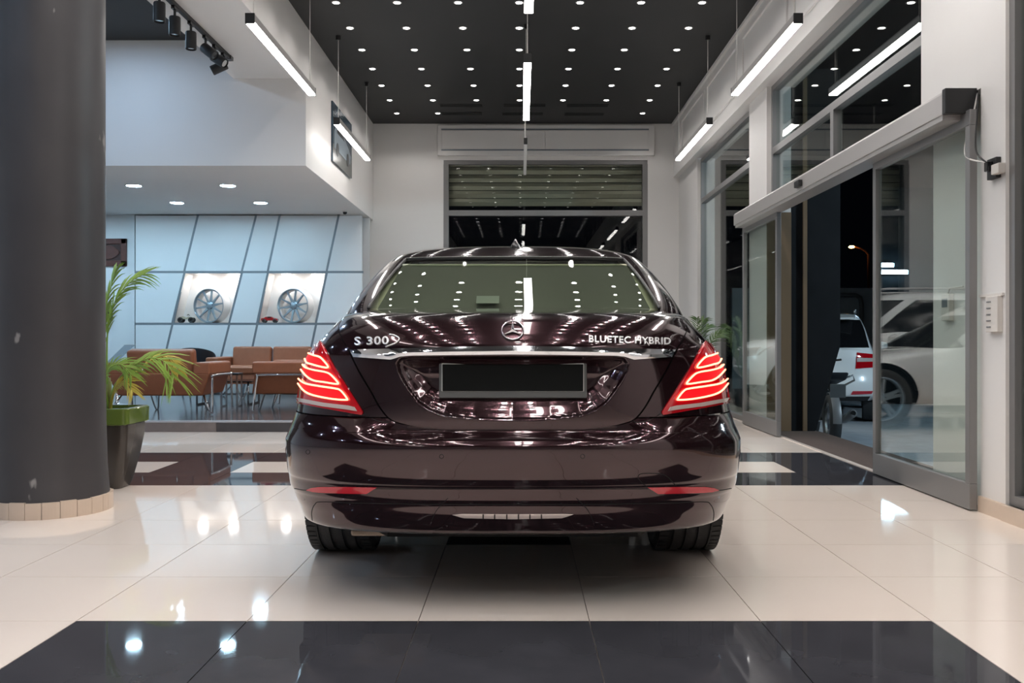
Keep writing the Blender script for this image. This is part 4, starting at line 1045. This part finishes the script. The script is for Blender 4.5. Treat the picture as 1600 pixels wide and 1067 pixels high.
# number plate, frame, lamps
YP = 3.318
def pl(x, y, Y=YP): q_ = P(x, y, Y); return q_-Vector((CX, YR, 0))
def plate_box(name, x0, x1, y0, y1, dY, th, m, bev=.002):
    a, c = pl(x0, y1), pl(x1, y0); return MB().box(a.x, c.x, YP-YR+dY, YP-YR+dY+th, a.z, c.z).build(name, m, car, bevel=bev)
plate_box('plate_frame', 686, 917, 565.5, 622, .0, .045, 'plate_frame', .004)
plate_box('plate_edge', 690, 912.5, 567.3, 611.5, -.002, .01, 'plate_edge')
plate_box('number_plate', 691.3, 911.3, 569, 611, -.004, .01, 'plate_black')
for xx in (745, 858): plate_box('plate_lamp', xx-7, xx+7, 559.5, 563.5, .002, .012, 'plate_lamp')
# bumper: reflectors, lower trim, sensors, tow cover, seams
for s_ in patch('reflector', [(479.5, 765), (487, 762), (500, 760.5), (540, 760.5), (589, 761.5)], [(479.5, 766), (489, 768.5), (500, 769.5), (540, 771), (573, 771.5)], 30, 5, .003, 'reflector_red', car, thick=.01): pass
patch('lower_trim', [(707, 804), (722, 802.5), (801, 803), (880, 802.5), (896, 803)], [(712, 805.5), (724, 809), (801, 810.5), (878, 809), (891, 805)], 40, 5, .004, 'lens_clear', car, False, thick=.012)
for xx in (755, 773, 792, 810, 828, 846): patch('trim_divider', [(xx-1, 803), (xx+1, 803)], [(xx-1, 810), (xx+1, 810)], 2, 3, .0055, 'plastic_dark', car, False, thick=.004)
skin_line('bumper_seam', [(460, 763), (480, 766), (500, 763), (600, 763.5), (700, 764), (801, 764)], .0016, 'underbody', car, n=60)
skin_line('bumper_seam', [(488, 813), (487, 800), (492, 788), (503, 784), (560, 786), (680, 788), (801, 788)], .0016, 'underbody', car, n=70)
skin_line('bumper_seam', [(700, 778), (683, 796), (675, 812), (672, 820)], .0012, 'underbody', car, n=20)
skin_line('tow_cover_seam', [(1056, 759), (1043, 745), (1030, 740), (1003, 740), (997, 746), (1003, 754), (1010, 760)], .0015, 'underbody', car, False, n=40)
for (xx, yy) in ((481, 706), (690, 713)):
    skin_line('parking_sensor', [(xx+3.2*math.cos(q), yy+3.2*math.sin(q)) for q in [i*PI/6 for i in range(12)]], .0010, 'underbody', car, True, 0, closed=True, n=24)
skin_line('quarter_seam', [(569, 646), (585, 656), (606, 660), (612, 656)], .0016, 'underbody', car, n=24)
# roof antenna fin
p, n = hit(805, 390); fp = Vector((p.x, p.y+.05, p.z-.004))
fin = MB(); rings = []
for i in range(9):
    s = i/8; hz = .085*(1-s)**.7*min(1, .4+s*4) if s < 1 else 0; rings.append((s*.2, .042*(1-.8*s), hz+.001))
vs = []
for (yy, hw_, hz) in rings: vs += [(fp.x-hw_, fp.y+yy, fp.z), (fp.x-hw_*.45, fp.y+yy+.01, fp.z+hz*.6), (fp.x, fp.y+yy+.02, fp.z+hz), (fp.x+hw_*.45, fp.y+yy+.01, fp.z+hz*.6), (fp.x+hw_, fp.y+yy, fp.z)]
fin.add(vs, [(5*i+j, 5*i+j+1, 5*i+6+j, 5*i+5+j) for i in range(8) for j in range(4)]+[(0, 1, 2, 3, 4)]); fin.build('antenna_fin', 'black_gloss', car, smooth='auto')

# ---------------------------------------------------------------- simpler cars
def simple_car(name, label, loc, rotz, paint, h, length, hw, belt, suv=False, glassm='black_gloss', wheel_m='rim_silver', lights=True):
    root = thing(name, label, 'car', loc, rotz); R = .37 if suv else .335; zb = .26 if not suv else .36
    ax = (.95 if suv else 1.02, length-.88)
    if suv:
        drk = [(zb, .12), (zb+.1, .02), (.62, 0), (.75, .03), (belt, .07), (belt+.06, .2), (belt+.10, .6)]
        dfk = [(zb, length-.15), (.6, length), (.85, length-.05), (belt-.08, length-.35), (belt, length-1.15), (belt+.02, length-1.5), (belt+.10, length-1.7)]
    else:
        drk = [(zb, .16), (zb+.1, .02), (.6, 0), (.75, .05), (belt-.05, .10), (belt, .22), (belt+.08, .9)]
        dfk = [(zb, length-.25), (.5, length), (.68, length-.05), (belt-.14, length-.5), (belt-.03, length-1.25), (belt, length-1.5), (belt+.08, length-1.9)]
    Kb = dict(W=interp([(zb, hw*.88), (zb+.12, hw*.97), (.6, hw), (belt-.12, hw*.96), (belt-.03, hw*.91), (belt+.10, hw*.82)]), dr=interp(drk), df=interp(dfk), B=lambda z: .5, n=lambda z: 2.9, Bf=lambda z: .75)
    rows = []
    for z in np.concatenate([np.linspace(zb, belt-.06, 34), np.linspace(belt-.055, belt+.09, 12)]):
        o = outline(z, Kb); t = np.concatenate([np.linspace(0, o[3], 26), np.linspace(o[3], o[4], 110)[1:], np.linspace(o[4], o[2][-1], 30)[1:]]); x, y = samp(o, t); rows.append((x, y, z))
    V, Fc = sheet(rows, 'centre'); V, Fc = cut_arches(V, Fc, [(a_, R, R+.06) for a_ in ax])
    mesh_obj('body_shell', V, Fc, paint, root)
    if suv: gr, gf = [(belt-.05, .12), (belt+.03, .14), (h-.14, .55), (h-.05, .62), (h-.02, .9), (h, 1.6)], [(belt-.05, length-1.25), (h-.14, length-2.0), (h-.05, length-2.2), (h-.02, length-2.4), (h, length-2.6)]
    else: gr, gf = [(belt-.05, .45), (belt+.06, .75), (h-.14, 1.5), (h-.05, 1.85), (h-.02, 2.05), (h, 2.3)], [(belt-.05, length-1.3), (h-.14, length-2.05), (h-.05, length-2.25), (h-.02, length-2.35), (h, length-2.42)]
    Gb = dict(W=interp([(belt-.05, hw*.90), (belt+.05, hw*.86), (h-.14, hw*.71), (h-.05, hw*.62), (h-.02, hw*.5), (h, .05)]), dr=interp(gr), df=interp(gf), B=interp([(belt, .35), (h-.05, .4), (h, .1)]), n=lambda z: 3.4, Bf=interp([(belt, .55), (h-.05, .5), (h, .1)]))
    def gs(z0, z1, n, lo, hi, name, m, mode, cnt=30):
        rr = []
        for z in np.linspace(z0, z1, n):
            o = outline(z, Gb); a_ = lo(o); c_ = hi(o); x, y = samp(o, np.linspace(a_, c_, cnt)); rr.append((x, y, z))
        if mode == 'sides': side_pair(name, rr, m, root)
        else: V, Fc = sheet(rr, mode); mesh_obj(name, V, Fc, m, root)
    zt_ = h-.13
    pw = .10
    gs(belt+.04, zt_, 12, lambda o: 0, lambda o: o[3]*.80, 'rear_window', glassm, 'centre')
    gs(belt-.05, belt+.04, 4, lambda o: 0, lambda o: o[3]*.80, 'tailgate_edge', paint, 'centre')
    gs(belt-.05, zt_, 12, lambda o: o[3]*.80, lambda o: o[3]+pw*(1.6 if suv else 3.5), 'rear_pillar', paint, 'sides')
    gs(belt+.0, zt_, 12, lambda o: o[3]+pw*(1.6 if suv else 3.5), lambda o: o[4]-.02, 'side_window', glassm, 'sides', 40)
    gs(belt-.05, zt_, 12, lambda o: o[4]-.02, lambda o: o[4]+.14, 'front_pillar', paint, 'sides', 8)
    gs(belt-.05, zt_, 12, lambda o: o[4]+.14, lambda o: o[2][-1], 'windscreen', glassm, 'centre')
    gs(zt_, h, 14, lambda o: 0, lambda o: o[2][-1], 'roof', paint, 'centre', 110)
    add_wheels(root, ax, R, .25, hw-.14, 5, R-.095, True, False, wheel_m, .06); arch_liner(root, ax, R, hw-.14, .25)
    MB().box(-hw*.75, hw*.75, .3, length-.4, zb+.02, zb+.08).build('under_tray', 'underbody', root)
    allv, allf = [], []
    for ob in root.children:
        if ob.type == 'MESH' and ob.name.split('.')[0] in ('body_shell', 'roof', 'rear_window', 'rear_pillar'):
            oo = len(allv); allv += [tuple(v.co) for v in ob.data.vertices]; allf += [tuple(i+oo for i in p_.vertices) for p_ in ob.data.polygons]
    bv = BVHTree.FromPolygons(allv, allf)
    def fp_(name, A, Bc, m, end, off=.006, nu=14, nv=8, mirror=True):
        a_, c_ = resample(A, nu), resample(Bc, nu); Vv = []
        for i in range(nu):
            for j in range(nv):
                q_ = a_[i]*(1-j/(nv-1))+c_[i]*j/(nv-1); dy = 1 if end == 'rear' else -1
                r = bv.ray_cast(Vector((q_[0], -3 if end == 'rear' else length+3, q_[1])), Vector((0, dy, 0)))
                if r[0] is None: r = bv.find_nearest(Vector((q_[0], .3 if end == 'rear' else length-.3, q_[1])))
                p_ = r[0]; Vv.append((p_.x, p_.y-dy*off, p_.z))
        Fc = [(i*nv+j, (i+1)*nv+j, (i+1)*nv+j+1, i*nv+j+1) for i in range(nu-1) for j in range(nv-1)]
        o0 = len(Vv); Vv += [(v[0], v[1]+(1 if end == 'rear' else -1)*.02, v[2]) for v in Vv[:o0]]
        ring = [i*nv for i in range(nu)]+[(nu-1)*nv+j for j in range(1, nv)]+[i*nv+nv-1 for i in range(nu-2, -1, -1)]+[j for j in range(nv-2, 0, -1)]
        Fc += [(ring[k], o0+ring[k], o0+ring[(k+1) % len(ring)], ring[(k+1) % len(ring)]) for k in range(len(ring))]
        mesh_obj(name, Vv, Fc, m, root, 'auto')
        if mirror: mesh_obj(name, [(-v[0], v[1], v[2]) for v in Vv], [f[::-1] for f in Fc], m, root, 'auto')
    root_fp = fp_
    zf = belt-.30 if not suv else belt-.28
    fp_('headlight', [(hw*.52, zf-.06), (hw*.55, zf+.07)], [(hw*.92, zf+.0), (hw*.94, zf+.12)], 'lens_clear', 'front')
    fp_('grille', [(-hw*.42, zf-.16), (hw*.42, zf-.16)], [(-hw*.46, zf+.06), (hw*.46, zf+.06)], 'black_gloss', 'front', mirror=False)
    fp_('lower_grille', [(-hw*.6, zb+.10), (hw*.6, zb+.10)], [(-hw*.66, zb+.22), (hw*.66, zb+.22)], 'plastic_dark', 'front', mirror=False)
    if suv:
        fp_('tail_light', [(hw*.62, belt-.27), (hw*.64, belt-.03)], [(hw*.955, belt-.25), (hw*.93, belt-.06)], 'lens_red', 'rear', .012)
        fp_('light_band', [(hw*.64, belt-.17), (hw*.64, belt-.11)], [(hw*.95, belt-.165), (hw*.945, belt-.115)], 'lens_clear', 'rear', .016)
        fp_('reflector', [(hw*.55, zb+.10), (hw*.58, zb+.155)], [(hw*.86, zb+.11), (hw*.88, zb+.155)], 'reflector_red', 'rear', .008)
        fp_('lower_bumper', [(-hw*.8, zb+.0), (hw*.8, zb+.0)], [(-hw*.84, zb+.07), (hw*.84, zb+.07)], 'plastic_dark', 'rear', .01, mirror=False)
        fp_('number_plate', [(-.26, belt-.27), (.26, belt-.27)], [(-.26, belt-.16), (.26, belt-.16)], 'plate_black', 'rear', .01, mirror=False)
        sp_ = MB(); sp_.prism([(-hw*.62, .62, h-.05), (hw*.62, .62, h-.05), (hw*.60, .40, h-.10), (-hw*.60, .40, h-.10)], (0, .0, -.03)); sp_.build('roof_spoiler', paint, root, bevel=.01)
        for s in (-1, 1): MB().tube([(s*hw*.60, .9, h-.0), (s*hw*.61, 1.1, h+.03), (s*hw*.62, 2.4, h+.03), (s*hw*.60, 2.6, h)], .015, 8).build('roof_rail', 'alu', root, smooth=True)
    else:
        fp_('tail_light', [(hw*.55, belt-.26), (hw*.55, belt-.14)], [(hw*.93, belt-.25), (hw*.92, belt-.12)], 'lens_red', 'rear', .010)
    for s in (-1, 1):
        m_ = MB(); m_.lathe([(1e-3, -.11), (.06, -.10), (.085, 0), (.06, .10), (1e-3, .11)], 16, 'x'); m_.xf(Matrix.Translation((s*(hw+.06), length-1.75, belt+.06)) @ Matrix.Diagonal((1, .75, .85, 1))); m_.build('door_mirror', paint, root, smooth=True)
    return root
# showroom cars parked across the far end (seen mirrored in the door glass)
simple_car('coupe', 'white low coupe parked across in front of the sedan, mirrored in the door glass', (-2.33, 10.95, 0), -PI/2, 'paint_white', 1.40, 4.45, .91, .92)
simple_car('sport_utility_vehicle', 'white tall vehicle parked across by the back window, mirrored in the far door leaf', (-2.3, 13.4, 0), -PI/2, 'paint_white', 1.66, 4.6, .94, 1.05, suv=True)
# outside
simple_car('sport_utility_vehicle', 'white sport utility vehicle with red tail lights parked outdoors beyond the entrance', (4.42, 13.9, -.30), math.radians(-20), 'paint_white', 1.72, 4.75, .95, 1.12, suv=True, glassm='black_gloss')
simple_car('hatchback', 'black car parked outdoors beyond the window at the right pier', (4.95, 2.6, -.30), 0, 'paint_black', 1.45, 4.3, .9, .95)
# motorcycle beside the wing wall
MBX = P(1300, 0, 11.2).x
mo = thing('motorcycle', 'dark motorcycle parked outdoors with its rear wheel and silencer in view', 'motorcycle', (MBX, 11.2, -.30), math.radians(-8))
for (yy, nm) in ((.0, 'rear_wheel'), (1.38, 'front_wheel')):
    e = bpy.data.objects.new(nm, None); COL.objects.link(e); e.parent = mo; e.location = (0, yy, .31)
    MB().lathe([(.215, -.055), (.25, -.07), (.295, -.06), (.31, 0), (.295, .06), (.25, .07), (.215, .055)], 40, 'x', closed=True).build('tyre', 'rubber', e, smooth=True)
    rim_parts(e, .22, .10, 1, 5, 'steel', 'steel', wsp=.03)
MB().tube(smooth_path([(0, .02, .68), (0, .3, .72), (0, .75, .80), (0, 1.05, .85), (0, 1.3, .60), (0, 1.38, .31)], 30), .035, 8).build('frame', 'black_matte', mo, smooth=True)
MB().prism([(-.10, -.25, .80), (-.12, .25, .72), (-.13, .62, .74), (-.10, .62, .82), (-.10, .1, .84), (-.07, -.30, .90)], (.22, 0, 0)).build('seat', 'black_leather', mo, bevel=.03, seg=3)
MB().prism([(-.12, .62, .70), (-.14, 1.1, .74), (-.11, 1.12, .92), (-.11, .75, .95), (-.11, .62, .84)], (.25, 0, 0)).build('fuel_tank', 'black_gloss', mo, bevel=.05, seg=3)
MB().prism([(-.16, .35, .25), (-.16, .95, .25), (-.16, 1.0, .62), (-.16, .4, .65)], (.32, 0, 0)).build('engine', 'steel', mo, bevel=.04)
MB().lathe([(.33, -.05), (.345, 0), (.33, .05)], 20, 'x', (0, 0, .31), a0=PI*.35, a1=PI*1.02).build('mudguard', 'frame_grey', mo, smooth=True)
MB().tube([(.17, .55, .24), (.19, .2, .30), (.22, -.12, .40)], [.03, .045, .05], 14).build('silencer', 'frame_grey', mo, smooth=True)
MB().cyl((.222, -.122, .401), .032, -.004, 'y', 14).build('silencer_tip', 'slot_black', mo)
MB().box(-.09, .09, -.36, -.345, .60, .76).build('number_plate', 'plate_frame', mo, bevel=.004)
MB().tube(smooth_path([(.30, .98, 1.02), (.18, 1.08, 1.0), (0, 1.12, .96), (-.18, 1.08, 1.0), (-.30, .98, 1.02)], 20), .014, 8).build('handlebar', 'black_matte', mo, smooth=True)
MB().tube([(.05, -.2, .80), (.20, -.22, .86), (.22, -.2, .80), (.06, -.1, .70)], .012, 6).build('grab_rail', 'steel', mo, smooth=True)
MB().lathe([(1e-4, -.03), (.07, 0), (.09, .06), (.07, .12), (1e-4, .14)], 16, 'y', (0, 1.2, .88)).build('headlamp', 'chrome', mo, smooth=True)
print('tiles', tiles)
